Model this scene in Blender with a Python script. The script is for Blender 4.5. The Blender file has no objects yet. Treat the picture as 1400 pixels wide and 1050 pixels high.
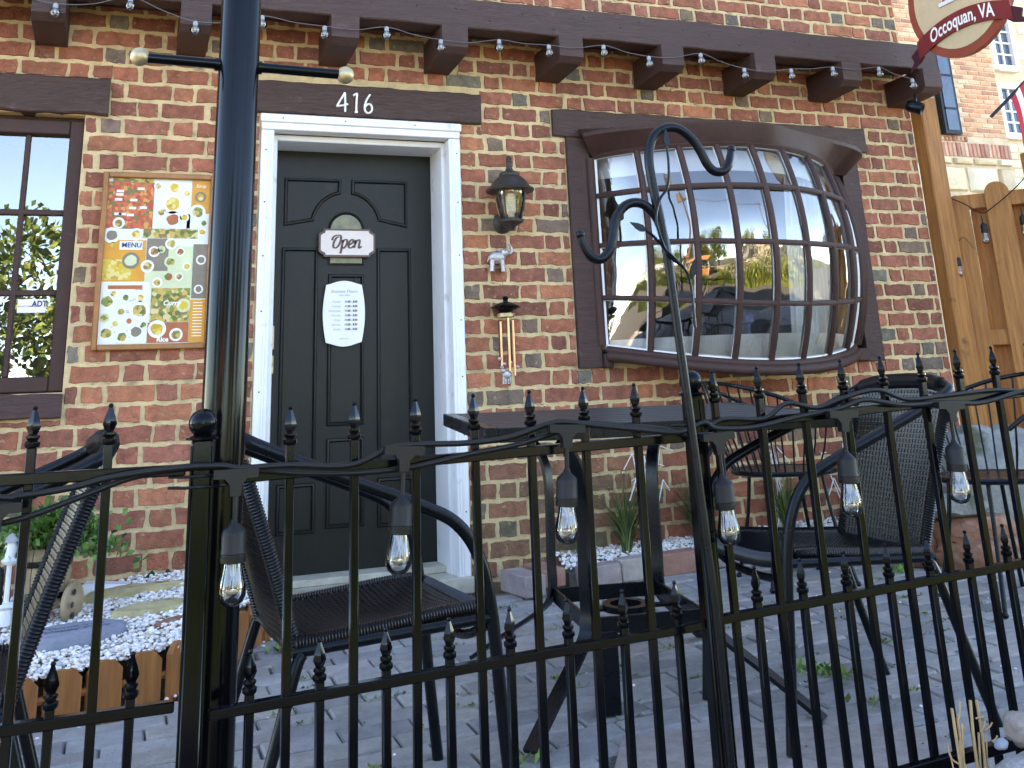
import bpy, bmesh, math, random
from mathutils import Vector, Matrix, noise
from math import sin, cos, pi, radians
random.seed(7)
SC = bpy.context.scene
COL = SC.collection

# ------------------------------------------------------------------ camera
cam = bpy.data.cameras.new('camera'); co = bpy.data.objects.new('camera', cam); COL.objects.link(co)
r_ = Vector((0.93521, -0.351688, -0.041196)); u_ = Vector((-0.063506, -0.281047, 0.957591)); f_ = Vector((0.348351, 0.892932, 0.285172))
co.matrix_world = Matrix(((r_.x, u_.x, -f_.x, 0), (r_.y, u_.y, -f_.y, -4.7195), (r_.z, u_.z, -f_.z, 0.85), (0, 0, 0, 1)))
cam.sensor_fit = 'HORIZONTAL'; cam.sensor_width = 36; cam.lens = 1367.25 / 1400 * 36
cam.shift_y = -(525 - 130.3) / 1400
cam.clip_start = 0.02; cam.clip_end = 400
SC.camera = co

# ------------------------------------------------------------------ world, sun, exposure
SUN_EL, SUN_ROT = radians(47), radians(-28)
w = bpy.data.worlds.new('World'); SC.world = w; w.use_nodes = True
nt = w.node_tree; bg = nt.nodes['Background']
sky = nt.nodes.new('ShaderNodeTexSky'); sky.sky_type = 'NISHITA'; sky.sun_disc = False
sky.sun_elevation = SUN_EL; sky.sun_rotation = SUN_ROT; sky.dust_density = 0.05; sky.altitude = 2500; sky.air_density = 0.75; sky.ozone_density = 4.0
nt.links.new(sky.outputs[0], bg.inputs[0]); bg.inputs[1].default_value = 0.15
sl = bpy.data.lights.new('sun', 'SUN'); sl.energy = 4.0; sl.angle = radians(0.5); sl.color = (1, 0.94, 0.85)
so = bpy.data.objects.new('sun', sl); COL.objects.link(so)
sd = Vector((sin(SUN_ROT) * cos(SUN_EL), cos(SUN_ROT) * cos(SUN_EL), sin(SUN_EL)))
so.rotation_euler = (-sd).to_track_quat('-Z', 'Y').to_euler(); so.location = sd * 50
SC.view_settings.view_transform = 'Standard'; SC.view_settings.look = 'None'
SC.view_settings.exposure = 3.5; SC.view_settings.gamma = 1.0; SC.view_settings.use_curve_mapping = False
SC.view_settings.use_white_balance = True; SC.view_settings.white_balance_temperature = 10300; SC.view_settings.white_balance_tint = 10
SC.render.engine = 'CYCLES'
SC.cycles.max_bounces = 8; SC.cycles.transparent_max_bounces = 16

# ------------------------------------------------------------------ materials
def mat(name, col=(.5, .5, .5), rough=.6, var=.25, scale=8, bump=.0, bscale=40, metal=0, attr=None, stretch=None, spec=.5, col2=None, spt=None, stain=0, dirt=None):
    m = bpy.data.materials.new(name); m.use_nodes = True; n = m.node_tree.nodes; L = m.node_tree.links
    b = n['Principled BSDF']; b.inputs['Roughness'].default_value = rough; b.inputs['Metallic'].default_value = metal
    b.inputs['Specular IOR Level'].default_value = spec
    tc = n.new('ShaderNodeTexCoord'); mp = n.new('ShaderNodeMapping'); L.new(tc.outputs['Object'], mp.inputs[0])
    if stretch: mp.inputs['Scale'].default_value = stretch
    nz = n.new('ShaderNodeTexNoise'); nz.inputs['Scale'].default_value = scale; nz.inputs['Detail'].default_value = 6; nz.inputs['Roughness'].default_value = .65
    L.new(mp.outputs[0], nz.inputs[0])
    rmp = n.new('ShaderNodeMapRange'); rmp.inputs[1].default_value = .3; rmp.inputs[2].default_value = .7
    L.new(nz.outputs[0], rmp.inputs[0])
    mx = n.new('ShaderNodeMix'); mx.data_type = 'RGBA'; L.new(rmp.outputs[0], mx.inputs['Factor'])
    if attr:
        at = n.new('ShaderNodeAttribute'); at.attribute_name = attr
        d = n.new('ShaderNodeMix'); d.data_type = 'RGBA'; d.blend_type = 'MULTIPLY'; d.inputs['Factor'].default_value = 1
        L.new(at.outputs['Color'], d.inputs['A']); d.inputs['B'].default_value = (1 - var, 1 - var, 1 - var, 1)
        l = n.new('ShaderNodeMix'); l.data_type = 'RGBA'; l.blend_type = 'MULTIPLY'; l.inputs['Factor'].default_value = 1
        L.new(at.outputs['Color'], l.inputs['A']); l.inputs['B'].default_value = (1 + var, 1 + var, 1 + var, 1)
        L.new(d.outputs['Result'], mx.inputs['A']); L.new(l.outputs['Result'], mx.inputs['B'])
    else:
        c2 = col2 or tuple(min(1, c * (1 + var)) for c in col)
        mx.inputs['A'].default_value = (*[c * (1 - var) for c in col], 1) if not col2 else (*col, 1)
        mx.inputs['B'].default_value = (*c2, 1)
    out = mx.outputs['Result']
    if dirt:
        n2 = n.new('ShaderNodeTexNoise'); n2.inputs['Scale'].default_value = dirt[1]; n2.inputs['Detail'].default_value = 8; L.new(tc.outputs['Object'], n2.inputs[0])
        r2 = n.new('ShaderNodeMapRange'); r2.inputs[1].default_value = dirt[2]; r2.inputs[2].default_value = dirt[2] + .12; L.new(n2.outputs[0], r2.inputs[0])
        m2 = n.new('ShaderNodeMix'); m2.data_type = 'RGBA'; L.new(r2.outputs[0], m2.inputs['Factor']); L.new(out, m2.inputs['A']); m2.inputs['B'].default_value = (*dirt[0], 1)
        out = m2.outputs['Result']
    if stain:
        m3 = n.new('ShaderNodeMapping'); m3.inputs['Scale'].default_value = (1.3, 1.3, .5); L.new(tc.outputs['Object'], m3.inputs[0])
        n3 = n.new('ShaderNodeTexNoise'); n3.inputs['Scale'].default_value = 1.9; n3.inputs['Detail'].default_value = 7; n3.inputs['Roughness'].default_value = .62; L.new(m3.outputs[0], n3.inputs[0])
        r3 = n.new('ShaderNodeMapRange'); r3.inputs[1].default_value = .32; r3.inputs[2].default_value = .68; r3.inputs[3].default_value = 1 - stain; r3.inputs[4].default_value = 1 + stain * .6; L.new(n3.outputs[0], r3.inputs[0])
        m4 = n.new('ShaderNodeMix'); m4.data_type = 'RGBA'; m4.blend_type = 'MULTIPLY'; m4.inputs['Factor'].default_value = 1; L.new(out, m4.inputs['A']); L.new(r3.outputs[0], m4.inputs['B']); out = m4.outputs['Result']
    L.new(out, b.inputs['Base Color'])
    rr = n.new('ShaderNodeMapRange'); rr.inputs[3].default_value = rough * .8; rr.inputs[4].default_value = min(1, rough * 1.2); L.new(nz.outputs[0], rr.inputs[0]); L.new(rr.outputs[0], b.inputs['Roughness'])
    if spt: b.inputs['Specular Tint'].default_value = (*spt, 1)
    if bump:
        nb = n.new('ShaderNodeTexNoise'); nb.inputs['Scale'].default_value = bscale; nb.inputs['Detail'].default_value = 5; L.new(mp.outputs[0], nb.inputs[0])
        bp = n.new('ShaderNodeBump'); bp.inputs['Strength'].default_value = min(1, bump); bp.inputs['Distance'].default_value = .004 * max(1, bump)
        L.new(nb.outputs[0], bp.inputs['Height']); L.new(bp.outputs[0], b.inputs['Normal'])
    return m

def glassmat(name, tint=(1, 1, 1), base=.06, wav=0., ior=1.5, rough=.0):
    m = bpy.data.materials.new(name); m.use_nodes = True; n = m.node_tree.nodes; L = m.node_tree.links
    n.remove(n['Principled BSDF']); o = n['Material Output']
    t = n.new('ShaderNodeBsdfTransparent'); t.inputs[0].default_value = (*tint, 1)
    g = n.new('ShaderNodeBsdfGlossy'); g.inputs['Roughness'].default_value = rough
    fr = n.new('ShaderNodeFresnel'); fr.inputs[0].default_value = ior
    ad = n.new('ShaderNodeMath'); ad.operation = 'ADD'; ad.use_clamp = True; L.new(fr.outputs[0], ad.inputs[0]); ad.inputs[1].default_value = base
    mx = n.new('ShaderNodeMixShader'); L.new(ad.outputs[0], mx.inputs[0]); L.new(t.outputs[0], mx.inputs[1]); L.new(g.outputs[0], mx.inputs[2]); L.new(mx.outputs[0], o.inputs[0])
    if wav:
        tc = n.new('ShaderNodeTexCoord'); nz = n.new('ShaderNodeTexNoise'); nz.inputs['Scale'].default_value = 7; nz.inputs['Detail'].default_value = 1; L.new(tc.outputs['Object'], nz.inputs[0])
        bp = n.new('ShaderNodeBump'); bp.inputs['Strength'].default_value = 1; bp.inputs['Distance'].default_value = wav; L.new(nz.outputs[0], bp.inputs['Height']); L.new(bp.outputs[0], g.inputs['Normal'])
    return m

M = dict(
    brick=mat('brick', rough=.9, var=.34, scale=22, bump=1.6, bscale=110, attr='tint', spec=.2, stain=.22, dirt=((.40, .29, .17), 42, .62)),
    mortar=mat('mortar', (.62, .46, .265), .95, .22, 14, 1.2, 120, spec=.15, stain=.2, dirt=((.33, .25, .15), 9, .6)),
    brown=mat('brown_paint', (.060, .027, .023), .55, .3, 4, 1.1, 26, stretch=(1, 8, 16), dirt=((.105, .060, .052), 16, .64)),
    brown_plain=mat('brown_gloss_paint', (.052, .024, .021), .6, .2, 10, .4, 40, spec=.3, dirt=((.10, .06, .052), 18, .68)),
    white=mat('white_paint', (.74, .74, .76), .45, .05, 6, .2, 60, dirt=((.48, .45, .40), 11, .64)),
    door=mat('black_door_paint', (.0065, .0075, .0068), .45, .3, 12, .25, 50, stretch=(6, 6, .6), spec=.3, dirt=((.022, .022, .02), 7, .67)),
    black=mat('black_enamel', (.0022, .0024, .0034), .13, .3, 20, 0, 150, spt=(.72, .85, 1), dirt=((.02, .02, .02), 60, .74), spec=.2),  # specular tint paints its highlights bluish, whatever they mirror
    satin=mat('satin_black_metal', (.0034, .0042, .0062), .28, .3, 20, 0, 120, spec=.26, spt=(.72, .85, 1)),  # same bluish tint put into the highlights
    resin=mat('black_resin_wicker', (.0055, .006, .008), .30, .3, 40, 0, 200, spec=.6),
    slat=mat('dark_grey_slat', (.022, .023, .027), .42, .3, 6, .3, 60, stretch=(1, 8, 8)), rubber=mat('black_rubber', (.005, .0055, .007), .45, .25, 30, 0, 100, spec=.3),
    cedar=mat('cedar', (.25, .084, .021), .7, .3, 5, .6, 25, stretch=(14, 14, .8), col2=(.47, .195, .05), dirt=((.10, .032, .010), 8, .66)),
    cedar_edge=mat('stained_edging', (.24, .075, .018), .7, .3, 6, .5, 25, stretch=(10, 10, 1), col2=(.40, .15, .04), dirt=((.10, .03, .01), 12, .70)),
    pebble=mat('white_pebble', rough=.7, var=.12, scale=30, bump=.3, bscale=80, attr='tint'),
    paver=mat('paver', rough=.88, var=.22, scale=14, bump=1.2, bscale=110, attr='tint', spec=.3, dirt=((.30, .29, .28), 40, .70)),
    soil=mat('joint_sand', (.15, .145, .125), .95, .35, 20, 1, 80),
    granite=mat('granite', (.30, .28, .28), .8, .35, 90, 1, 120, dirt=((.6, .58, .56), 70, .64)),
    slab=mat('pink_stone', (.27, .225, .21), .85, .25, 25, 1, 70, dirt=((.22, .18, .16), 30, .62)),
    sandstone=mat('red_sandstone', (.25, .105, .06), .95, .4, 9, 2.2, 45, dirt=((.34, .22, .16), 11, .56)),
    greystone=mat('grey_stone', (.22, .22, .21), .95, .35, 9, 2.2, 45, dirt=((.07, .075, .045), 5, .50)),
    bluestone=mat('blue_slab', (.22, .25, .32), .85, .18, 20, 1, 60),
    flatstone=mat('yellow_stone', (.45, .37, .20), .9, .3, 12, 1.2, 50),
    concrete=mat('concrete', (.33, .33, .34), .9, .2, 8, 1, 60),
    road=mat('pale_road', (.07, .068, .066), .9, .15, 6, 1, 60), asphalt=mat('asphalt', (.06, .06, .062), .9, .3, 30, 1, 90),
    earth=mat('earth', (.10, .085, .055), .95, .4, 3, 1, 20),
    bronze=mat('bronze_lantern', (.045, .037, .033), .5, .3, 30, .4, 90, metal=.3),
    brass=mat('antique_brass', (.48, .40, .25), .42, .25, 25, .15, 80, metal=.7),
    copper=mat('copper_tube', (.78, .42, .22), .3, .2, 10, 0, 10, metal=.6),
    pewter=mat('pewter', (.42, .38, .38), .4, .5, 60, .6, 90, metal=.6),
    frosted=mat('pale_lamp', (.85, .82, .70), .4, .1),
    leaf=mat('leaf', rough=.55, var=.3, scale=12, attr='tint'),
    bark=mat('bark', (.12, .085, .06), .9, .35, 6, 1, 20, stretch=(3, 3, .6)),
    barrel=mat('barrel_wood', (.34, .25, .15), .8, .3, 8, .5, 40, stretch=(6, 6, 1)),
    wheelw=mat('wheel_wood', (.30, .22, .14), .8, .35, 12, .6, 40),
    curtain=mat('white_curtain', (.86, .87, .89), .9, .05),
    room=mat('room_plaster', (.26, .22, .18), .9, .1),
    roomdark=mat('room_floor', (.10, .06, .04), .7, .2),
    olive=mat('olive_glass', (.16, .15, .07), .25, .4, 22),
    oak=mat('oak_frame', (.33, .135, .045), .5, .25, 5, .3, 40, stretch=(3, 3, 3)),
    threshold=mat('threshold', (.42, .39, .32), .7, .3, 8, .5, 40),
    bgmortar=mat('pale_mortar', (.58, .44, .31), .95, .2, 5, 1, 20),
    cream=mat('cream_stone', rough=.9, var=.14, scale=6, bump=1, bscale=18, attr='tint'),
    dark=mat('dark_void', (.012, .012, .014), .3, .1),
    winblue=mat('window_glass_dark', (.05, .08, .13), .08, .2),
    red=mat('sign_red', (.30, .06, .035), .45, .12), tan=mat('sign_tan', (.60, .46, .29), .5, .06, 20),
    ribbon=mat('ribbon_red', (.20, .018, .022), .45, .1), ribbon_dark=mat('ribbon_dark_brown', (.06, .008, .018), .5, .1),
    paperw=mat('sign_white', (.78, .78, .80), .5, .03), textw=mat('letter_white', (.85, .84, .82), .5, .02), textd=mat('letter_dark', (.06, .035, .03), .5, .05), textg=mat('letter_grey', (.25, .27, .33), .5, .05),
    openface=mat('open_face', (.70, .60, .56), .5, .06, 30), opentrim=mat('open_trim', (.10, .05, .045), .5, .1), navy=mat('print_navy', (.02, .03, .16), .5, .05),
    flagred=mat('flag_red', (.55, .03, .05), .8, .1), flagwhite=mat('flag_white', (.8, .8, .8), .8, .05), flagblue=mat('flag_blue', (.03, .03, .12), .8, .1),
    twig=mat('white_twig', (.72, .70, .68), .7, .1), straw=mat('straw', (.50, .33, .17), .8, .3, 20),
    cordgrey=mat('grey_cord', (.10, .10, .105), .6, .1), cap=mat('grey_cap', (.30, .30, .32), .5, .1), render=mat('house_render', (.45, .42, .36), .9, .1, 3), redroof=mat('red_roof', (.35, .12, .07), .8, .2, 4),
    orange=mat('awning_orange', (.62, .16, .06), .8, .1), white_plastic=mat('white_plastic', (.72, .74, .78), .45, .05),
    filament=mat('filament', (.75, .55, .30), .4, .1), crystal=mat('lamp_base', (.30, .30, .33), .35, .2),
)
M['glass'] = glassmat('window_glass', (.94, .96, .96), .22, .0022)
M['flatglass'] = glassmat('flat_window_glass', (.92, .94, .94), .22, .0002)
M['bulbglass'] = glassmat('bulb_glass', (.90, .90, .90), .10, 0, 1.5)
M['lampglass'] = glassmat('lamp_glass', (.85, .84, .80), .10, .01)

# ------------------------------------------------------------------ mesh helpers
class MB:
    def __init__(s): s.v = []; s.f = []; s.c = []; s.tint = None; s.mi = []; s.m = 0
    def add(s, vs, fs):
        o = len(s.v); s.v += [tuple(q) for q in vs]
        for q in fs: s.f.append(tuple(o + i for i in q)); s.c.append(s.tint or (1, 1, 1)); s.mi.append(s.m)
    def box(s, c, d, R=None, ch=0):
        c = Vector(c); hx, hy, hz = d[0] / 2, d[1] / 2, d[2] / 2
        if ch <= 0:
            P = [Vector((x * hx, y * hy, z * hz)) for x in (-1, 1) for y in (-1, 1) for z in (-1, 1)]
            F = [(0, 1, 3, 2), (4, 6, 7, 5), (0, 4, 5, 1), (2, 3, 7, 6), (0, 2, 6, 4), (1, 5, 7, 3)]
        else:
            ch = min(ch, hx * .9, hy * .9, hz * .9); P = []; idx = {}
            for x in (-1, 1):
                for y in (-1, 1):
                    for z in (-1, 1):
                        for a in range(3):
                            k = [hx - ch, hy - ch, hz - ch]; k[a] += ch
                            idx[(x, y, z, a)] = len(P); P.append(Vector((x * k[0], y * k[1], z * k[2])))
            F = []
            for a in range(3):
                b_, c_ = (a + 1) % 3, (a + 2) % 3
                for sg in (-1, 1):
                    q = []
                    for (i, j) in ((-1, -1), (1, -1), (1, 1), (-1, 1)):
                        k = [0, 0, 0]; k[a] = sg; k[b_] = i; k[c_] = j; q.append(idx[(*k, a)])
                    F.append(tuple(q if sg > 0 else q[::-1]))
                for i in (-1, 1):
                    for j in (-1, 1):
                        k0 = [0, 0, 0]; k0[b_] = i; k0[c_] = j; k1 = list(k0); k0[a] = -1; k1[a] = 1
                        q = [idx[(*k0, b_)], idx[(*k1, b_)], idx[(*k1, c_)], idx[(*k0, c_)]]
                        F.append(tuple(q if i * j < 0 else q[::-1]))
            for x in (-1, 1):
                for y in (-1, 1):
                    for z in (-1, 1):
                        q = [idx[(x, y, z, a)] for a in range(3)]; F.append(tuple(q if x * y * z > 0 else q[::-1]))
        if R is not None: P = [R @ q for q in P]
        s.add([c + q for q in P], F); return s
    def bar(s, a, b, wd, ht, up=(0, 0, 1), ch=0):
        a, b = Vector(a), Vector(b); d = b - a; L = d.length; x = d / L; up = Vector(up)
        y = up.cross(x)
        if y.length < 1e-4: y = Vector((0, 1, 0)).cross(x)
        y.normalize(); z = x.cross(y); R = Matrix((x, y, z)).transposed()
        return s.box((a + b) / 2, (L, wd, ht), R, ch)
    def tube(s, P, r, n=8, cap=True, closed=False, flat=1.0, up=None):
        P = [Vector(q) for q in P]; m = len(P); rr = r if isinstance(r, (list, tuple)) else [r] * m
        T = []
        for i in range(m):
            if closed: t = P[(i + 1) % m] - P[i - 1]
            else: t = P[min(i + 1, m - 1)] - P[max(i - 1, 0)]
            T.append(t.normalized() if t.length > 1e-9 else Vector((0, 0, 1)))
        nrm = Vector(up) if up else (Vector((0, 0, 1)) if abs(T[0].z) < .9 else Vector((1, 0, 0)))
        nrm = (nrm - T[0] * nrm.dot(T[0])).normalized(); V = []
        for i in range(m):
            nrm = nrm - T[i] * nrm.dot(T[i])
            nrm = nrm.normalized() if nrm.length > 1e-6 else T[i].orthogonal().normalized()
            b = T[i].cross(nrm)
            for k in range(n):
                a = 2 * pi * (k + .5) / n; V.append(P[i] + (nrm * cos(a) + b * sin(a) * flat) * rr[i])
        F = []
        for i in range(m if closed else m - 1):
            for k in range(n):
                j = (i + 1) % m; F.append((i * n + k, i * n + (k + 1) % n, j * n + (k + 1) % n, j * n + k))
        if cap and not closed: F += [tuple(range(n))[::-1], tuple((m - 1) * n + k for k in range(n))]
        s.add(V, F); return s
    def lathe(s, prof, c=(0, 0, 0), n=16, axis=(0, 0, 1), sx=1):
        c = Vector(c); ax = Vector(axis).normalized(); q = Vector((0, 0, 1)).rotation_difference(ax).to_matrix()
        V = []; F = []; m = len(prof)
        for r, h in prof:
            for k in range(n): V.append(c + q @ Vector((r * cos(2 * pi * k / n), r * sin(2 * pi * k / n) * sx, h)))
        for i in range(m - 1):
            for k in range(n): F.append((i * n + k, i * n + (k + 1) % n, (i + 1) * n + (k + 1) % n, (i + 1) * n + k))
        if prof[0][0] > 1e-5: F.append(tuple(range(n))[::-1])
        if prof[-1][0] > 1e-5: F.append(tuple((m - 1) * n + k for k in range(n)))
        s.add(V, F); return s
    def ball(s, c, r, n=14, sc=(1, 1, 1)):
        c = Vector(c); V = []; F = []; m = n // 2
        for i in range(m + 1):
            a = pi * i / m
            for k in range(n): V.append(c + Vector((r * sin(a) * cos(2 * pi * k / n) * sc[0], r * sin(a) * sin(2 * pi * k / n) * sc[1], -r * cos(a) * sc[2])))
        for i in range(m):
            for k in range(n): F.append((i * n + k, i * n + (k + 1) % n, (i + 1) * n + (k + 1) % n, (i + 1) * n + k))
        s.add(V, F); return s
    def prism(s, poly, fn, d):
        # poly: 2d points (counter-clockwise seen from the front), fn maps (a,b,depth) to 3d
        m = len(poly); V = [fn(a, b, 0) for a, b in poly] + [fn(a, b, d) for a, b in poly]
        F = [tuple(range(m)), tuple(range(m, 2 * m))[::-1]] + [(i, i + m, (i + 1) % m + m, (i + 1) % m) for i in range(m)]
        s.add(V, F); return s
    def build(s, name, m, parent=None, smooth=None, loc=None):
        me = bpy.data.meshes.new(name); me.from_pydata(s.v, [], s.f)
        for mm in (m if isinstance(m, (list, tuple)) else [m]): me.materials.append(mm)
        if any(c != (1, 1, 1) for c in s.c):
            at = me.color_attributes.new('tint', 'FLOAT_COLOR', 'CORNER'); arr = []
            for p, c in zip(me.polygons, s.c):
                for _ in range(p.loop_total): arr += [c[0], c[1], c[2], 1]
            at.data.foreach_set('color', arr)
        if any(s.mi): me.polygons.foreach_set('material_index', s.mi)
        if smooth is not None:
            me.polygons.foreach_set('use_smooth', [True] * len(me.polygons)); me.set_sharp_from_angle(angle=radians(smooth))
        me.update()
        o = bpy.data.objects.new(name, me); COL.objects.link(o)
        if parent: o.parent = parent; 
        if loc: o.location = loc
        return o

def tag(o, label=None, cat=None, group=None, kind=None):
    if label: o['label'] = label
    if cat: o['category'] = cat
    if group: o['group'] = group
    if kind: o['kind'] = kind
    return o
def thing(name, label, cat, loc=(0, 0, 0), rz=0, group=None):
    o = bpy.data.objects.new(name, None); COL.objects.link(o); o.location = loc; o.rotation_euler = (0, 0, rz); o.empty_display_size = .05
    return tag(o, label, cat, group)
def G(x, y): return (.03 * y if y < 0 else 0) + .02 * (x - 1.2)
def rnd(a, b): return random.uniform(a, b)
def smoothpath(P, k=6, closed=False):
    P = [Vector(q) for q in P]; out = []; n = len(P)
    for i in range(n if closed else n - 1):
        g = (lambda j: P[j % n]) if closed else (lambda j: P[max(0, min(n - 1, j))])
        p0, p1, p2, p3 = g(i - 1), g(i), g(i + 1), g(i + 2)
        for t in range(k):
            t /= k; out.append(.5 * ((2 * p1) + (p2 - p0) * t + (2 * p0 - 5 * p1 + 4 * p2 - p3) * t * t + (3 * p1 - p0 - 3 * p2 + p3) * t ** 3))
    if not closed: out.append(P[-1])
    return out
def text_mb(mb, s, size, fn, align='CENTER', depth=.002, shear=0, sx=1.0, bold=0.0):
    cu = bpy.data.curves.new('t', 'FONT'); cu.body = s; cu.size = size; cu.align_x = align; cu.align_y = 'CENTER'; cu.shear = shear; cu.offset = bold; cu.resolution_u = 3
    o = bpy.data.objects.new('t', cu); COL.objects.link(o); bpy.context.view_layer.update()
    me = bpy.data.meshes.new_from_object(o.evaluated_get(bpy.context.evaluated_depsgraph_get()))
    mb.add([fn(v.co.x * sx, v.co.y, 0) for v in me.vertices], [tuple(p.vertices) for p in me.polygons])
    bpy.data.objects.remove(o); bpy.data.curves.remove(cu); bpy.data.meshes.remove(me)
def ribbon(mb, P, wid, fn):
    """flat variable-width stroke in 2d mapped by fn"""
    V = []; n = len(P)
    for i in range(n):
        a = Vector(P[max(0, i - 1)]); b = Vector(P[min(n - 1, i + 1)]); d = (b - a); d.normalize(); nn = Vector((-d.y, d.x)); ww = wid[i] if isinstance(wid, list) else wid
        p = Vector(P[i]); V += [fn(*(p + nn * ww / 2), 0), fn(*(p - nn * ww / 2), 0)]
    mb.add(V, [(2 * i, 2 * i + 1, 2 * i + 3, 2 * i + 2) for i in range(n - 1)])

# ================================================================== SETTING
b = MB(); b.box((0, -40, -.66), (160, 74, .1)); tag(b.build('street', M['road']), kind='structure')
b = MB(); b.add([(-120, -120, -.80), (160, -120, -.80), (160, 160, -.80), (-120, 160, -.80)], [(0, 1, 2, 3)]); tag(b.build('ground', M['earth']), kind='structure')
b = MB(); X0, X1 = -3.4, 9.0
b.add([(X0, -2.98, G(X0, -2.98) - .03), (X1, -2.98, G(X1, -2.98) - .03), (X1, .0, G(X1, 0) - .03), (X0, 0, G(X0, 0) - .03), (X1, 5.9, G(X1, 0) - .03), (4.5, 5.9, G(4.5, 0) - .03), (4.5, 0, G(4.5, 0) - .03),
       (X0, -2.98, -.75), (X1, -2.98, -.75), (X1, 5.9, -.75), (X0, 0, -.75)], [(0, 1, 2, 6, 3), (6, 2, 4, 5), (0, 7, 8, 1), (1, 8, 9, 4, 2), (0, 3, 10, 7)])
patio = tag(b.build('patio', M['soil']), kind='structure')
# pavers: running bond rows along x
PAVCOL = [(.29, .285, .285), (.265, .262, .265), (.31, .30, .295), (.29, .275, .265), (.325, .30, .285), (.25, .25, .258)]
def in_bed(x, y):
    if x < .66 and y > -.30 - .0: return True
    if x < .62:
        e = -1.05 + (x + .19) * .36 if x < .2 else -.91 + (x - .2) * 1.5
        if y > e: return True
    return y > -.22
slab_poly = [(1.02, -2.42), (1.33, -1.93), (1.58, -2.02), (2.02, -2.22), (2.1, -2.75), (1.0, -2.75)]
def in_poly(x, y, P):
    c = False; j = len(P) - 1
    for i in range(len(P)):
        if (P[i][1] > y) != (P[j][1] > y) and x < (P[j][0] - P[i][0]) * (y - P[i][1]) / (P[j][1] - P[i][1]) + P[i][0]: c = not c
        j = i
    return c
pav = []
PW, PD = .215, .108
for r in range(0, 28):
    yy = -2.93 + r * PD
    off = (r % 2) * PW / 2 + .03 * sin(r * 1.7)
    for c in range(-14, 42):
        xx = c * PW + off
        if xx < -2.8 or xx > 6.0 or yy > -.02: continue
        if in_bed(xx, yy) or in_poly(xx, yy, slab_poly): continue
        pav.append((xx, yy))
def paver_mb(mb, x, y):
    f = rnd(.85, 1.15); mb.tint = tuple(c * f for c in random.choice(PAVCOL))
    hx, hy = PW / 2 - .0022 - rnd(0, .002), PD / 2 - .0026 - rnd(0, .002); a = rnd(-.02, .02); dz = rnd(-.004, .005); tx, ty = rnd(-.02, .02), rnd(-.02, .02)
    R = Matrix.Rotation(a, 3, 'Z'); V = []
    ring = [(-1, -1), (0, -1.0), (1, -1), (1, 1), (0, 1.0), (-1, 1)]
    for k, (ins, z) in enumerate(((0, -.05), (.0, -.007), (.006, 0.0))):
        for (i, j) in ring:
            q = R @ Vector((i * (hx - ins), j * (hy - ins + (rnd(-.002, .002) if i == 0 else 0)), 0))
            X, Y = x + q.x, y + q.y; V.append((X, Y, G(X, Y) + z + dz + q.x * tx + q.y * ty))
    F = [(6 * L + k, 6 * L + (k + 1) % 6, 6 * L + 6 + (k + 1) % 6, 6 * L + 6 + k) for L in range(2) for k in range(6)] + [tuple(range(12, 18))]
    mb.add(V, F)
def campx(p):
    d = Vector(p) - Vector((0, -4.7195, .85)); z = d.dot(f_)
    return 700 + 1367 * d.dot(r_) / z, 130.3 - 1367 * d.dot(u_) / z, z
def inframe(p, m=0):
    x, y, z = campx(p); return z > 0 and -m < x < 1400 + m and -m < y < 1050 + m
pav.sort(key=lambda q: (0 if inframe((q[0], q[1], G(*q)), 40) else 100) + campx((q[0], q[1], 0))[2])
rest = MB()
for i, (x, y) in enumerate(pav):
    if i < 300:
        m_ = MB(); paver_mb(m_, x, y); m_.build('paver', M['paver'], patio)
    else: paver_mb(rest, x, y)
tag(rest.build('paving', M['paver'], patio), kind='stuff')
b = MB(); pz = lambda a, c, d: (a, c, G(a, c) + .012 - d)
b.prism(slab_poly[::-1][::-1], lambda a, c, d: (a, c, G(a, c) + .010 - d), .05); b.build('stone_slab', M['slab'], patio)
# low wall the fence stands on
b = MB(); b.box((2.4, -2.90, -.42), (11, .22, .58), ch=.01); kerb = tag(b.build('kerb', M['concrete']), kind='structure')

# ================================================================== THE BRICK BUILDING
bld = thing('brick_building', 'red brick shopfront with brown painted beams, black door and bulging bow window', 'building', (0, 0, 0))
OPEN = [(.55, 1.54, -.2, 2.18), (2.20, 3.965, .975, 2.14), (-1.50, -.222, .93, 2.125)]     # door, bow window, left window
SOLID = OPEN + [(.40, 1.655, 2.18, 2.345), (2.056, 4.10, 2.14, 2.292), (-1.75, -.126, 2.125, 2.297), (-1.65, -.219, .826, .93), (2.131, 2.2, .95, 2.14), (3.965, 4.018, .94, 2.14)]
WX0, WX1, WZ0, WZ1 = -3.2, 4.49, -.75, 7.0
xs = sorted({WX0, WX1, *[v for o in OPEN for v in o[:2]]}); zs = sorted({WZ0, WZ1, *[v for o in OPEN for v in o[2:]]})
b = MB()
for i in range(len(xs) - 1):
    for j in range(len(zs) - 1):
        cx, cz = (xs[i] + xs[i + 1]) / 2, (zs[j] + zs[j + 1]) / 2
        if any(o[0] < cx < o[1] and o[2] < cz < o[3] for o in OPEN): continue
        b.box((cx, .15, cz), (xs[i + 1] - xs[i], .3, zs[j + 1] - zs[j]))
b.box((WX1 - .15, 4.3, 3.1), (.3, 8, 7.7)); b.box((WX0 + .15, 4.3, 3.1), (.3, 8, 7.7)); b.box((.65, 8.45, 3.1), (7.69, .3, 7.7))
wall = b.build('wall', M['mortar'], bld)
b = MB(); b.box((.65, 4.3, 7.1), (8.1, 9.0, .2)); b.build('roof', M['asphalt'], bld)
BC = [(.225, .062, .040), (.195, .053, .037), (.25, .072, .044), (.165, .046, .034), (.205, .056, .037), (.215, .064, .045), (.27, .085, .048)]
BD = [(.105, .072, .064), (.12, .072, .060), (.11, .088, .074), (.135, .078, .058)]
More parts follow.
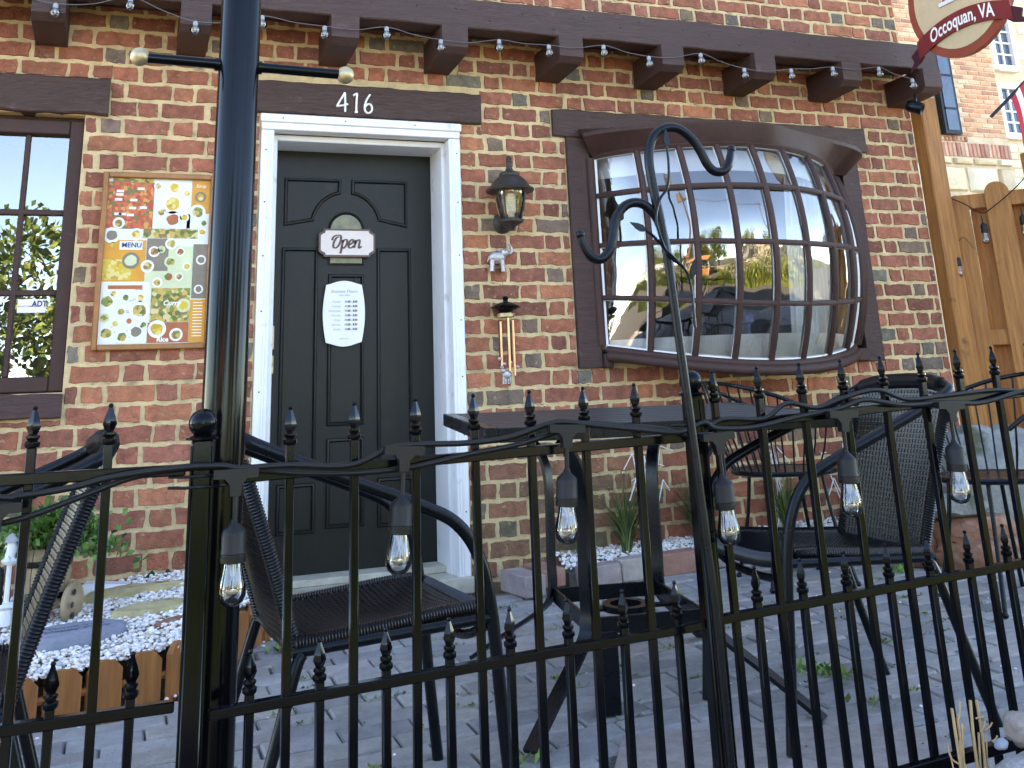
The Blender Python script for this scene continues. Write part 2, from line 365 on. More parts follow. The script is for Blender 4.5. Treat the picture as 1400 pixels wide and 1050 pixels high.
CP, PER, HD = .083455, .307, .1005
bricks = []
for i in range(-27, 30):
    zt = 2.2919 - CP * i; zb = zt - CP
    if zt < -.1 or zb > 4.4: continue
    hc = .047 if i % 2 else .195
    for k in range(-12, 16):
        x = hc + k * PER + rnd(-.006, .006)
        for (a, c) in ((x - HD / 2, x + HD / 2), (x + HD / 2, x + PER - HD / 2)):
            bricks.append((a + .0068 + rnd(0, .003), c - .0068 - rnd(0, .003), zb + .0080, zt - .0080))
def brick_mb(mb, x0, x1, z0, z1, dark, moss):
    base = random.choice(BD) if dark else random.choice(BC); f = rnd(.95, 1.35); c = [q * f * 1.26 + k for q, k in zip(base, (.020, .028, .017))]
    if moss: c = [c[0] * (1 - moss) + .15 * moss, c[1] * (1 - moss) + .125 * moss, c[2] * (1 - moss) + .075 * moss]
    mb.tint = tuple(c)
    P = []; nx = 9 if x1 - x0 > .13 else 5; nz = 3
    for k in range(nx): P.append((x0 + (x1 - x0) * k / nx, z0))
    for k in range(nz): P.append((x1, z0 + (z1 - z0) * k / nz))
    for k in range(nx): P.append((x1 - (x1 - x0) * k / nx, z1))
    for k in range(nz): P.append((x0, z1 - (z1 - z0) * k / nz))
    n = len(P); cx, cz = (x0 + x1) / 2, (z0 + z1) / 2; y = -.004 - rnd(0, .004); e = .0030; V = []
    ph = rnd(0, 9); J = [(rnd(-e, e) + .002 * sin(ph + k * 1.1), rnd(-e, e) + .0022 * sin(ph + k * .9)) for k in range(n)]
    for (px, pz_), (jx, jz) in zip(P, J): V.append((px + jx, .004, pz_ + jz))
    for (px, pz_), (jx, jz) in zip(P, J):
        V.append((px + jx - .0028 * (1 if px > cx else -1), y + rnd(-.0008, .0008), pz_ + jz - .0028 * (1 if pz_ > cz else -1)))
    mb.add(V, [(k, (k + 1) % n, n + (k + 1) % n, n + k) for k in range(n)] + [tuple(range(n, 2 * n))])
out = []
for (a, c, z0, z1) in bricks:
    segs = [(a, c, z0, z1)]
    for o in SOLID:
        ns = []; m_ = .006
        for (p, q, e, g) in segs:
            if q <= o[0] - m_ or p >= o[1] + m_ or g <= o[2] - m_ or e >= o[3] + m_: ns.append((p, q, e, g)); continue
            p2, q2 = max(p, o[0] - m_), min(q, o[1] + m_)
            if p < o[0] - m_: ns.append((p, o[0] - m_, e, g))
            if q > o[1] + m_: ns.append((o[1] + m_, q, e, g))
            if e < o[2] - m_: ns.append((p2, q2, e, o[2] - m_))
            if g > o[3] + m_: ns.append((p2, q2, o[3] + m_, g))
        segs = ns
    for s in segs:
        if s[0] < WX0 + .01 or s[0] > WX1 - .03: continue
        s = (s[0], min(s[1], WX1 - .006), s[2], s[3])
        if s[1] - s[0] > .022 and s[3] - s[2] > .022: out.append(s)
def bscore(s):
    p = ((s[0] + s[1]) / 2, 0, (s[2] + s[3]) / 2)
    x, y, z = campx(p)
    if not (-20 < x < 1410 and -20 < y < 1060): return 99
    if z_hidden(p): return 50 + z
    return z - (s[1] - s[0]) * 3
def z_hidden(p): return p[2] > 2.47 and p[2] < 2.62 or (p[0] > 2.1 and p[2] < .55) or p[2] < .05
out.sort(key=bscore); restb = MB()
for i, s in enumerate(out):
    head = (s[1] - s[0]) < .12
    dark = random.random() < (.17 if head else .085)
    cx, cz = (s[0] + s[1]) / 2, (s[2] + s[3]) / 2
    moss = max(0, min(.85, 1.15 - abs(cx - 1.95) * 1.7)) * max(0, min(1, (.72 - cz) * 3.2)) * rnd(.5, 1) if cx > 1.5 else 0
    if i < 300:
        m_ = MB(); brick_mb(m_, *s, dark, moss); m_.build('brick', M['brick'], wall)
    else: brick_mb(restb, *s, dark, moss)
tag(restb.build('brickwork', M['brick'], wall), kind='stuff')
# raised pointing smears on the mortar
b = MB()
for _ in range(900):
    s = random.choice(out[:900]); x = rnd(s[0], s[1]); z = random.choice([s[2] - .003, s[3] + .003]); r = rnd(.004, .011)
    n = 7; V = [(x, -.0105, z)]; V += [(x + r * rnd(.6, 1.5) * cos(2 * pi * k / n), -.003, z + r * rnd(.4, .9) * sin(2 * pi * k / n)) for k in range(n)]
    b.add(V, [(0, k + 1, (k + 1) % n + 1) for k in range(n)])
tag(b.build('mortar_smears', M['mortar'], wall, 60), kind='stuff')

def beam(name, x0, x1, z0, z1, y0, y1, m, parent, n=26, j=.004):
    """a rough-sawn timber: box subdivided along x with uneven arrises"""
    b = MB(); V = []; e = .006
    ring = [(y0 + e, z0), (y1, z0), (y1, z1), (y0 + e, z1), (y0, z1 - e), (y0, z0 + e)]
    for i in range(n + 1):
        x = x0 + (x1 - x0) * i / n; ja, jb = rnd(-j, j), rnd(-j, j)
        for k, (y, z) in enumerate(ring):
            V.append((x, y, z + (ja if k in (0, 5) else jb if k in (3, 4) else 0)))
    F = [(i * 6 + k, i * 6 + (k + 1) % 6, i * 6 + 6 + (k + 1) % 6, i * 6 + 6 + k) for i in range(n) for k in range(6)]
    F = [f[::-1] for f in F] + [tuple(range(6)), tuple(n * 6 + k for k in range(6))[::-1]]
    b.add(V, F); return b.build(name, m, parent, 40)
lin = beam('lintel', .40, 1.655, 2.182, 2.342, -.032, .2, M['brown'], bld)
lin2 = beam('lintel', -1.75, -.126, 2.127, 2.296, -.030, .2, M['brown'], bld)
lin3 = beam('lintel', 2.058, 4.098, 2.142, 2.291, -.024, .2, M['brown'], bld)
beam('window_ledge', -1.65, -.219, .828, .928, -.030, .2, M['brown'], bld)
# house number: brush-like numerals
def strokes(parent, name, mt, glyphs, fn, wd):
    b = MB()
    for P in glyphs:
        S = smoothpath([(x, y, 0) for x, y in P], 5) if len(P) > 2 else [Vector((*P[0], 0)), Vector((*P[1], 0))]
        b.tube([fn(q.x, q.y) for q in S], wd, 6, flat=1)
    return b.build(name, mt, parent, 60)
fn = lambda a, c: Vector((.905 + a, -.036, 2.203 + c))
strokes(lin, 'house_number', M['textw'], [[(.042, .0), (.042, .058), (.040, .098)], [(.040, .098), (.018, .058), (.0, .026)], [(.0, .026), (.03, .032), (.056, .040)]], fn, .0055)
strokes(lin, 'house_number', M['textw'], [[(.082, .086), (.101, .098)], [(.101, .098), (.098, .05), (.097, .002)], [(.090, .0), (.104, .003)]], fn, .0055)
strokes(lin, 'house_number', M['textw'], [[(.166, .096), (.148, .066), (.139, .034), (.142, .010), (.155, .0), (.171, .008), (.176, .028), (.168, .044), (.152, .044), (.143, .032)]], fn, .0055)
# overhanging beam on rafters
beam('fascia_beam', -2.2, 4.46, 2.592, 2.748, -.315, -.20, M['brown'], bld, 80, .003)
b = MB(); b.box((1.13, -.09, 2.70), (6.66, .215, .09)); b.build('soffit_board', M['brown'], bld)
for x in (-1.60, -1.0, -.385, .215, .885, 1.425, 2.045, 2.635, 3.215, 3.80, 4.385):
    b = MB(); hw = .066
    V = []
    for (y, z0) in ((.0, 2.440), (-.30, 2.452), (-.338, 2.480)):
        for (sx, z) in ((-1, z0), (1, z0)): V.append((x + sx * hw, y, z))
    for y in (0.0, -.338):
        V += [(x - hw, y, 2.591), (x + hw, y, 2.591)]
    F = [(0, 1, 3, 2), (2, 3, 5, 4), (4, 5, 9, 8), (6, 8, 9, 7), (0, 2, 4, 8, 6), (1, 7, 9, 5, 3), (0, 6, 7, 1)]
    b.add(V, F); b.build('rafter', M['brown'], bld)
# nail heads on the beam
b = MB()
for i in range(26):
    x = -.2 + i * .18 + rnd(-.05, .05); b.ball((x, -.316, rnd(2.62, 2.73)), .0045, 6)
tag(b.build('nail', M['dark'], bld), kind='stuff')

# ---------------------------------------------------------------- door and frame
b = MB()
def fr(x0, x1, z0, z1, y0, y1, ch=.004): b.box(((x0 + x1) / 2, (y0 + y1) / 2, (z0 + z1) / 2), (x1 - x0, y1 - y0, z1 - z0), ch=ch)
fr(.552, .612, .09, 2.098, -.022, .06); fr(1.478, 1.538, .05, 2.098, -.022, .06); fr(.552, 1.538, 2.10, 2.178, -.024, .06)
fr(.545, 1.545, 2.135, 2.176, -.034, -.025)
df = b.build('door_frame', M['white'], bld, 40)
b = MB(); fr(.60, .640, .09, 2.075, .062, .30); fr(1.463, 1.495, .05, 2.075, .062, .30); fr(.60, 1.495, 2.068, 2.098, .0615, .30); b.build('door_jamb', M['white'], df, 40)
b = MB(); fr(1.492, 1.504, .06, 2.09, -.027, -.022); fr(.585, .595, .1, 2.09, -.027, -.022); b.build('frame_bead', M['white'], df, 40)
b = MB()
for z in (.35, .62, .66, .93, 1.2, 1.5, 1.82, 2.05):
    b.ball((1.52, -.022, z + rnd(-.05, .05)), .004, 6)
for z in (.9, 1.25, 1.5, 1.75, 2.0): b.ball((.575, -.022, z), .004, 6)
for x in (.65, .95, 1.3): b.ball((x, -.0345, 2.155), .004, 6)
tag(b.build('nail', M['dark'], df), kind='stuff')
DY = .265
def rect(x0, x1, z0, z1): return [(x0, z0), (x1, z0), (x1, z1), (x0, z1)]
def raised(b, poly, y, fw=.016, lift=.008):
    """panel: sunk moulding and raised field; poly counter-clockwise seen from the front (-y)"""
    n = len(poly); cx = sum(p[0] for p in poly) / n; cz = sum(p[1] for p in poly) / n
    def inset(d):
        R = []
        for i in range(n):
            a, p, c = Vector(poly[i - 1]), Vector(poly[i]), Vector(poly[(i + 1) % n])
            e1 = (p - a).normalized(); e2 = (c - p).normalized(); n1 = Vector((-e1.y, e1.x)); n2 = Vector((-e2.y, e2.x)); m = (n1 + n2); k = d / max(.35, (1 + n1.dot(n2)) / 2) / 2
            R.append(p + m * k)
        return R
    rings = [(0, -.002), (.004, -.010), (.012, -.012), (.018, .0), (.024, .010), (.036, .010), (.050, .002)]
    V = []
    for d, yy in rings:
        for q in inset(d): V.append((q[0], y + yy, q[1]))
    F = [(L * n + k, L * n + (k + 1) % n, L * n + n + (k + 1) % n, L * n + n + k) for L in range(len(rings) - 1) for k in range(n)] + [tuple((len(rings) - 1) * n + k for k in range(n))]
    b.add(V, F)
b = MB(); b.box((1.052, DY + .022, 1.07), (.836, .044, 2.03), ch=.003)
door = b.build('door', M['door'], bld, 30)
PX = dict(L=(.700, .878), R=(1.172, 1.350), C=(.928, 1.108))
arcL = [(1.017 + .165 * cos(radians(a)), 1.69 + .165 * sin(radians(a))) for a in range(172, 98, -8)]
arcR = [(1.017 + .165 * cos(radians(a)), 1.69 + .165 * sin(radians(a))) for a in range(82, 8, -8)][::-1]
for poly in ([(.705, 1.685)] + arcL[0:1] + arcL[1:] + [(.992, 1.93), (.705, 1.93)], [(1.042, 1.93)][::-1] + [(1.042, 1.87)][:0] + arcR[::-1] + [(1.335, 1.685), (1.335, 1.93)]):
    b = MB(); raised(b, poly, DY - .001); b.build('panel', M['door'], door, 25)
for (k, z0, z1) in (('L', .52, 1.58), ('R', .52, 1.58), ('C', .735, 1.45), ('L', .272, .49), ('R', .272, .49), ('C', .285, .68)):
    b = MB(); raised(b, rect(*PX[k], z0, z1), DY - .001); b.build('panel', M['door'], door, 25)
b = MB(); P = [(.932, 1.50), (1.102, 1.50)] + [(1.017 + .085 * cos(radians(a)), 1.67 + .085 * sin(radians(a))) for a in range(0, 181, 15)]
b.prism(P, lambda a, c, d: (a, DY - .004 + d, c), .003); b.build('lite', M['olive'], door)
b = MB(); b.tube([(p[0], DY - .004, p[1]) for p in P], .007, 6, closed=True); b.build('lite_moulding', M['door'], door, 60)
b = MB(); b.box((.654, DY - .006, 1.15), (.040, .012, .11), ch=.003); b.box((.654, DY - .006, 1.025), (.040, .012, .085), ch=.003); b.ball((.654, DY - .02, 1.025), .016, 10); b.build('door_lock', M['brass'], door, 40)
b = MB(); b.box((1.05, .13, .035), (.99, .36, .07), ch=.006); b.box((1.05, .2, .085), (.9, .16, .03), ch=.004); b.build('threshold', M['threshold'], bld, 40)

# ---------------------------------------------------------------- left window
b = MB()
fr(-.281, -.222, .935, 2.105, .03, .13, .005); fr(-1.50, -1.44, .935, 2.105, .03, .13, .005); fr(-1.44, -.281, 2.04, 2.105, .03, .13, .005); fr(-1.44, -.281, .935, .998, .03, .13, .005)
fr(-1.50, -.222, 2.103, 2.125, .06, .14, .002)
win = b.build('window', M['brown_plain'], bld, 40)
b = MB()
cols = [-.281 - .168 * k for k in range(1, 7)]
for x in cols: fr(x - .011, x + .011, .998, 2.04, .05, .09, .003)
for z in (1.345, 1.692): fr(-1.44, -.281, z - .012, z + .012, .052, .088, .003)
b.build('muntin', M['brown_plain'], win, 40)
xsP = [-.281] + cols + [-1.44]; zsP = [.998, 1.345, 1.692, 2.04]
for i in range(7):
    for j in range(3):
        b = MB(); x0, x1 = xsP[i + 1], xsP[i]; z0, z1 = zsP[j], zsP[j + 1]; tx, tz = rnd(-.0016, .0016), rnd(-.0012, .0012)
        b.add([(x0, .07 - tx - tz, z0), (x1, .07 + tx - tz, z0), (x1, .07 + tx + tz, z1), (x0, .07 - tx + tz, z1)], [(0, 1, 2, 3)]); b.build('pane', M['flatglass'], win)
b = MB(); fr(-.428, -.318, 1.262, 1.318, .058, .060, 0); st = b.build('window_sticker', M['paperw'], win)
b = MB(); text_mb(b, 'ADT', .034, lambda a, c, d: (-.343 + a, .0565, 1.298 + c), sx=.85, bold=.0012); text_mb(b, 'MONITORED BY', .010, lambda a, c, d: (-.392 + a, .0565, 1.288 + c)); b.build('sticker_lettering', M['navy'], win)
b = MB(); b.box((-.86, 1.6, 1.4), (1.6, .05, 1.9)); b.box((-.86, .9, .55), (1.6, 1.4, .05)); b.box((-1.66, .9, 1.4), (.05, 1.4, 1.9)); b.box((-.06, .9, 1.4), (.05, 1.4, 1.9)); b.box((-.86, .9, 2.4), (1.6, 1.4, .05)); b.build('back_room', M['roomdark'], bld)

# ---------------------------------------------------------------- bow window
UX0, UX1 = 2.285, 3.80
def bow(u, v, off=0):
    s = 2 * u - 1; a = 1 - s * s
    x = UX0 + (UX1 - UX0) * u
    zt = 2.026 - .048 * u + .028 * a; zb = 1.060 - .02 * u - .095 * a
    z = zb + (zt - zb) * v
    dep = .03 + .40 * (a ** .85) ; bul = .135 * (1 - math.exp(-u * 7)) * (1 - (2 * v - 1) ** 2) * 1.0
    y = -(dep * (.93 + .07 * v) + bul)
    return Vector((x, y - off, z))
bw = MB()
for u0, u1, n in ((0, 1, 40),):
    bw.tube([bow(i / n, 0) + Vector((0, -.004, -.020)) for i in range(n + 1)], .020, 8)
    bw.tube([bow(i / n, 0) + Vector((0, -.022, -.052)) for i in range(n + 1)], .026, 8)
    bw.tube([bow(i / n, 1) + Vector((0, .0, .010)) for i in range(n + 1)], .018, 6)
for u in (0, 1):
    sg = -1 if u == 0 else 1
    bw.tube([bow(u, i / 12) + Vector((sg * .022, .012, 0)) for i in range(-0, 13)], .026, 8)
    bw.tube([bow(u, i / 12) + Vector((sg * .055, .035, 0)) for i in range(-0, 13)], .030, 8)
bow_o = bw.build('bow_window', M['brown_plain'], bld, 50)
for (x0, x1, z0) in ((2.131, 2.262, .952), (3.895, 4.016, .938)):
    b = MB(); fr(x0, x1, z0, 2.140, -.022, .10, .004); b.build('side_board', M['brown'], bow_o, 40)
b = MB(); fr(2.262, 2.31, .95, 1.02, -.05, .02, .006); fr(3.81, 3.895, .94, 1.01, -.05, .02, .006); b.build('corner_block', M['brown_plain'], bow_o, 40)
# hood
b = MB(); n = 36; V = []
def hood(t, k):
    a = 1 - (2 * t - 1) ** 2; h_ = 1 - .95 * max(0, t - .5) * (1 - t) * 4; x = 2.20 + (4.00 - 2.20) * t
    if k == 0: return (x, -.085 - .40 * h_ * a ** .8, 2.128 - .036 * t + .012 * a)          # outer lower lip
    if k == 1: return (x, -.085 - .405 * h_ * a ** .8, 2.148 - .036 * t + .012 * a)         # outer upper lip
    if k == 2: return (x, -.024, 2.185 - .03 * t + .05 * a)                           # against the lintel
    q = bow(min(1, max(0, (x - UX0) / (UX1 - UX0))), 1); return (min(max(x, 2.262), 3.895), q.y - .012, q.z + .012)
for i in range(n + 1):
    for k in range(4): V.append(hood(i / n, k))
F = []
for i in range(n):
    o = i * 4; p = o + 4
    F += [(o, p, p + 1, o + 1), (o + 1, p + 1, p + 2, o + 2), (o + 3, p + 3, p, o)]
F += [(0, 1, 2), (n * 4, n * 4 + 2, n * 4 + 1), (0, 2, 3), (n * 4, n * 4 + 3, n * 4 + 2)]
b.add(V, F); b.build('hood', M['brown_plain'], bow_o, 25)
UL = [0, .065 * 1.0, .185, .315, .44, .57, .70, .83, 1.0]
UL = [0, .105, .225, .345, .47, .60, .735, .87, 1.0]
VL = [0, .245, .52, .79, 1.0]
mu = MB(); pu = MB()
for u in UL[1:-1]:
    P = [bow(u, i / 16) for i in range(17)]; mu.tube(P, .0165, 6); pu.tube([q + Vector((0, .011, 0)) for q in P], .0195, 4)
for v in VL[1:-1]:
    P = [bow(i / 40, v) for i in range(41)]; mu.tube(P, .0150, 6); pu.tube([q + Vector((0, .011, 0)) for q in P], .0180, 4)
mu.build('muntin', M['brown_plain'], bow_o, 60); 
for u in (0, 1): pu.tube([bow(u, i / 12) + Vector((0, .004, 0)) for i in range(13)], .012, 4)
for v in (0, 1): pu.tube([bow(i / 40, v) + Vector((0, .006, 0)) for i in range(41)], .010, 4)
pu.build('putty', M['white'], bow_o, 60)
for i in range(8):
    for j in range(4):
        b = MB(); V = []; k = 5; tx, tz, bl = rnd(-.012, .012), rnd(-.012, .012), rnd(-.006, .006)
        for q in range(k + 1):
            for p in range(k + 1):
                a, c = p / k, q / k
                P = bow(UL[i] + (UL[i + 1] - UL[i]) * a, VL[j] + (VL[j + 1] - VL[j]) * c)
                P.y += .010 + tx * (a - .5) * .5 + tz * (c - .5) * .5 + bl * (1 - (2 * a - 1) ** 2) * (1 - (2 * c - 1) ** 2)
                V.append(P)
        b.add(V, [(q * (k + 1) + p, q * (k + 1) + p + 1, (q + 1) * (k + 1) + p + 1, (q + 1) * (k + 1) + p) for q in range(k) for p in range(k)])
        b.build('pane', M['glass'], bow_o, 80)
# room behind the bow window
b = MB(); b.box((3.05, 3.0, 1.6), (3.0, .05, 2.2)); b.box((1.60, 1.6, 1.6), (.05, 2.8, 2.2)); b.box((4.15, 1.6, 1.6), (.05, 2.8, 2.2)); b.box((3.0, 1.6, .5), (3, 2.8, .05)); b.build('back_room', M['room'], bld)
b = MB(); b.box((3.05, 1.65, 2.20), (2.4, 2.6, .05)); b.build('room_ceiling', M['white'], bld)
b = MB(); P = [bow(i / 24, 0) for i in range(25)]; zz = 1.055
V = [(q.x, q.y + .06, 1.085) for q in P] + [(q.x, .42, 1.085) for q in P]; b.add(V, [(i, i + 1, 26 + i, 25 + i) for i in range(24)])
V = [(q.x, q.y + .055, q.z - .015) for q in P] + [(q.x, q.y + .06, 1.0855) for q in P]; b.add(V, [(i, i + 1, 26 + i, 25 + i) for i in range(24)]); b.build('window_seat', M['curtain'], bld)
b = MB(); n = 70; V = []
for i in range(n + 1):
    t = i / n; x = 3.38 + .40 * t; q = bow((x - UX0) / (UX1 - UX0), .5); y = min(.06, q.y * .55 + .10) + .016 * sin(t * 60)
    V += [(x - .06, y + .02, 1.08), (x, y, 2.06)]
b.add(V, [(2 * i, 2 * i + 2, 2 * i + 3, 2 * i + 1) for i in range(n)])
V = []
for i in range(n + 1):
    t = i / n; x = 2.30 + 1.48 * t; a = 1 - (2 * t - 1) ** 2; y = .06 - .38 * a ** .9
    V += [(x, y, 1.925), (x, y, 2.10)]
b.add(V, [(2 * i, 2 * i + 2, 2 * i + 3, 2 * i + 1) for i in range(n)])
b.build('curtain', M['curtain'], bld, 80)
b = MB(); b.lathe([(.035, 0), (.04, .02), (.05, .10), (.052, .12), (.04, .13)], (2.80, -.06, 1.087), 16); tag(b.build('glass_bowl', M['bulbglass'], None, 50), 'clear glass bowl standing on the white sill inside the bow window', 'bowl')
b = MB(); b.lathe([(.03, 0), (.012, .01), (.008, .06), (.03, .07), (.03, .11)], (3.10, -.08, 1.087), 12); tag(b.build('desk_lamp', M['navy'], None, 50), 'small blue stand on the white sill inside the bow window', 'ornament')

# ================================================================== THINGS ON THE WALL
# menu board
mb_ = thing('menu_board', 'oak framed menu poster hung between the left window and the lamp post', 'menu board', (.115, 0, 1.48))
def L3(dx, y, dz): return (dx, y, dz)
b = MB(); W2, H2 = .241, .386; t = .024
for (x0, x1, z0, z1) in ((-W2, -W2 + t, -H2, H2), (W2 - t, W2, -H2, H2), (-W2 + t, W2 - t, -H2, -H2 + t), (-W2 + t, W2 - t, H2 - t, H2)):
    b.box(((x0 + x1) / 2, -.018, (z0 + z1) / 2), (x1 - x0, .036, z1 - z0), ch=.004)
b.build('frame', M['oak'], mb_, 40)
def collage(name, cols, scale):
    m = bpy.data.materials.new(name); m.use_nodes = True; n = m.node_tree.nodes; L = m.node_tree.links; bs = n['Principled BSDF']; bs.inputs['Roughness'].default_value = .45
    tc = n.new('ShaderNodeTexCoord'); v = n.new('ShaderNodeTexVoronoi'); v.inputs['Scale'].default_value = scale; L.new(tc.outputs['Object'], v.inputs[0])
    r = n.new('ShaderNodeValToRGB'); r.color_ramp.interpolation = 'CONSTANT'; sp = n.new('ShaderNodeSeparateColor'); L.new(v.outputs['Color'], sp.inputs[0]); L.new(sp.outputs[0], r.inputs[0])
    e = r.color_ramp.elements
    for i, c in enumerate(cols):
        if i < 2: e[i].position = i / len(cols); e[i].color = (*c, 1)
        else: q = e.new(i / len(cols)); q.color = (*c, 1)
    L.new(r.outputs[0], bs.inputs['Base Color']); return m
FG = [(.08, .13, .02), (.42, .30, .05), (.16, .22, .04), (.55, .35, .08), (.25, .14, .04), (.6, .5, .25)]
FR = [(.50, .06, .02), (.55, .10, .03), (.45, .05, .02), (.62, .28, .06), (.12, .15, .03), (.55, .13, .04)]
cm = dict(red=collage('print_red_food', FR, 70), green=collage('print_green_food', FG, 60), orange=mat('print_orange', (.68, .28, .02), .45, .12, 20), white=mat('print_white', (.70, .73, .72), .45, .05, 10),
          lime=mat('print_lime', (.55, .60, .38), .45, .1, 12), brown=mat('print_brown', (.20, .16, .12), .45, .2, 15), yellow=collage('print_yellow_food', [(.65, .40, .02), (.60, .45, .05), (.7, .55, .2), (.5, .3, .03)], 60), dred=mat('print_brick', (.42, .10, .03), .45, .2, 30), plate=mat('print_plate', (.74, .74, .72), .45, .03))
back = MB(); back.box((0, -.010, 0), (2 * W2 - .04, .006, 2 * H2 - .04)); poster = back.build('poster', cm['white'], mb_)
lay = [0]
def pr_(name, mt, x0, x1, z0, z1, k=1):
    b = MB(); y = -.0135 - .0007 * k; b.box(((x0 + x1) / 2, y, (z0 + z1) / 2), (x1 - x0, .0006, z1 - z0)); return b.build(name, mt, poster)
pr_('print', cm['red'], -.217, -.025, .135, .345); pr_('print', cm['white'], -.022, .135, .14, .355); pr_('print', cm['orange'], .137, .217, .21, .36); pr_('print', cm['white'], .12, .217, .10, .205)
pr_('print', cm['green'], -.20, -.03, .345, .362, 2); pr_('print', cm['green'], -.06, .17, .095, .137, 2); pr_('print', cm['orange'], -.217, -.045, -.095, .085); pr_('print', cm['yellow'], -.217, -.10, -.09, .0, 2)
pr_('print', cm['brown'], -.042, .05, -.05, .093); pr_('print', cm['lime'], -.042, .217, -.13, .06, .5); pr_('print', cm['white'], -.217, -.02, -.355, -.10); pr_('print', cm['green'], -.012, .15, -.27, -.125, 2)
pr_('print', cm['dred'], -.02, .15, -.358, -.272, 2); pr_('print', cm['brown'], .155, .217, -.17, .07, 2); pr_('print', cm['orange'], .152, .217, -.36, -.175, 2); pr_('print', cm['dred'], -.19, -.05, -.128, -.112, 3)
def dish(x, z, r, food, plate='plate', k=4):
    b = MB(); y = -.0135 - .0007 * k
    b.prism([(x + r * cos(a * pi / 9), z + r * sin(a * pi / 9)) for a in range(18)], lambda p, q, d: (p, y + d * .0005, q), 1); b.build('dish', cm[plate], poster)
    b = MB(); y -= .0007; b.prism([(x + r * .68 * rnd(.85, 1.1) * cos(a * pi / 7), z + r * .68 * rnd(.85, 1.1) * sin(a * pi / 7)) for a in range(14)], lambda p, q, d: (p, y + d * .0005, q), 1); b.build('food', cm[food], poster)
for d in ((-.115, -.165, .019, 'green'), (-.055, -.165, .019, 'yellow'), (-.13, -.225, .02, 'green'), (-.055, -.22, .042, 'green'), (-.19, -.18, .034, 'green'), (-.185, -.315, .032, 'green'), (-.12, -.33, .028, 'green'), (-.065, -.31, .032, 'brown'),
          (-.01, .035, .024, 'red'), (.06, .07, .026, 'green'), (-.035, -.03, .028, 'green'), (.06, -.01, .026, 'green', 'lime'), (.055, -.075, .024, 'red', 'lime'), (.1, -.075, .018, 'green'), (.02, -.30, .038, 'yellow'), (.10, -.325, .028, 'green'), (.125, -.20, .030, 'yellow', 'lime'),
          (.055, .25, .045, 'yellow'), (.06, .325, .030, 'yellow'), (.06, .18, .038, 'dred', 'white'), (.165, .215, .035, 'green'), (-.165, .16, .025, 'green'), (-.19, .105, .035, 'brown', 'white'), (-.09, .11, .028, 'yellow', 'white'), (.19, -.0, .022, 'brown'), (.185, -.13, .02, 'brown')): dish(*d)
dish(-.105, -.005, .036, 'lime', 'brown', 4)
for d in ((.02, .045, .016, 'green', 'lime'), (.10, .035, .020, 'red', 'plate'), (.13, -.03, .019, 'yellow', 'plate'), (.01, -.10, .022, 'green', 'plate'), (.195, .165, .018, 'green', 'plate'), (.19, .125, .018, 'yellow', 'plate'), (-.01, .33, .018, 'green', 'plate'), (.115, .30, .020, 'yellow', 'plate'), (.01, .21, .020, 'green', 'plate'), (.11, .19, .020, 'yellow', 'plate'), (-.165, -.145, .014, 'yellow', 'plate'), (-.15, -.275, .018, 'yellow', 'plate'), (-.095, -.265, .017, 'dred', 'plate'), (-.035, -.28, .016, 'green', 'plate'), (-.195, -.25, .020, 'green', 'lime'), (.175, .285, .024, 'yellow', 'brown'), (-.18, .06, .016, 'yellow', 'orange')): dish(*d)
b = MB(); tx_ = lambda x, z: (lambda a, c, d: (x + a, -.0172, z + c))
for (s, z_, x_, sz) in (('MENU', .062, -.105, .030),): text_mb(b, s, sz, tx_(x_, z_), bold=.0006)
b.build('printed_heading', M['navy'], poster)
b = MB(); text_mb(b, 'Curry', .030, tx_(.075, -.19), shear=.2, bold=.0006); text_mb(b, 'Rice', .028, tx_(.045, -.345), bold=.001); text_mb(b, 'Soup', .022, tx_(.175, .335), shear=.2); b.build('printed_heading', M['textw'], poster)
pr_('print', cm['white'], -.155, -.06, .042, .080, 3); 
for i in range(10): pr_('print', cm['plate'], *(lambda x, z: (x, x + .03, z, z + .011))(rnd(-.21, -.06), rnd(.19, .33)), 3)
for i in range(14): pr_('print', M['textg'], *(lambda x, z: (x, x + .03, z, z + .003))(rnd(-.21, -.06), rnd(-.34, -.13)), 2)
for i in range(12): pr_('print', M['textw'], *(lambda z: (.165, .205, z, z + .003))(-.19 - .013 * i), 3)

# wall lantern
lan = thing('wall_lantern', 'dark bronze wall lantern with ribbed glass between door and bow window', 'wall lantern', (1.758, 0, 1.60))
b = MB(); b.lathe([(.0, .022), (.030, .022), (.040, .014), (.052, .008), (.055, 0)], (0, 0, .075), 18, (0, -1, 0)); b.build('back_plate', M['bronze'], lan, 40)
b = MB(); b.tube(smoothpath([(0, -.01, .07), (0, -.05, .045), (0, -.10, .03), (0, -.13, .045), (0, -.13, .065)], 5), .011, 8); b.build('arm', M['bronze'], lan, 60)
cz = -.13
b = MB(); b.lathe([(.012, .02), (.02, .035), (.045, .05), (.060, .058), (.062, .068), (.05, .072)], (0, cz, 0), 20); b.build('cup', M['bronze'], lan, 50)
prof = [(.050, .072), (.055, .085), (.066, .13), (.075, .18), (.078, .215)]; b = MB(); n = 32; V = []
for r, h in prof:
    for k in range(n): a = 2 * pi * k / n; q = r + .0028 * cos(k * pi); V.append((q * cos(a), cz + q * sin(a), h))
b.add(V, [(i * n + k, i * n + (k + 1) % n, (i + 1) * n + (k + 1) % n, (i + 1) * n + k) for i in range(len(prof) - 1) for k in range(n)]); b.build('shade', M['lampglass'], lan, 80)
b = MB()
for k in range(4):
    a = pi / 4 + k * pi / 2; b.tube([(r * 1.03 * cos(a), cz + r * 1.03 * sin(a), h) for r, h in prof], .004, 5)
b.lathe([(.079, .205), (.081, .205), (.081, .217), (.079, .217), (.079, .205)], (0, cz, 0), 24); b.build('cage', M['bronze'], lan, 50)
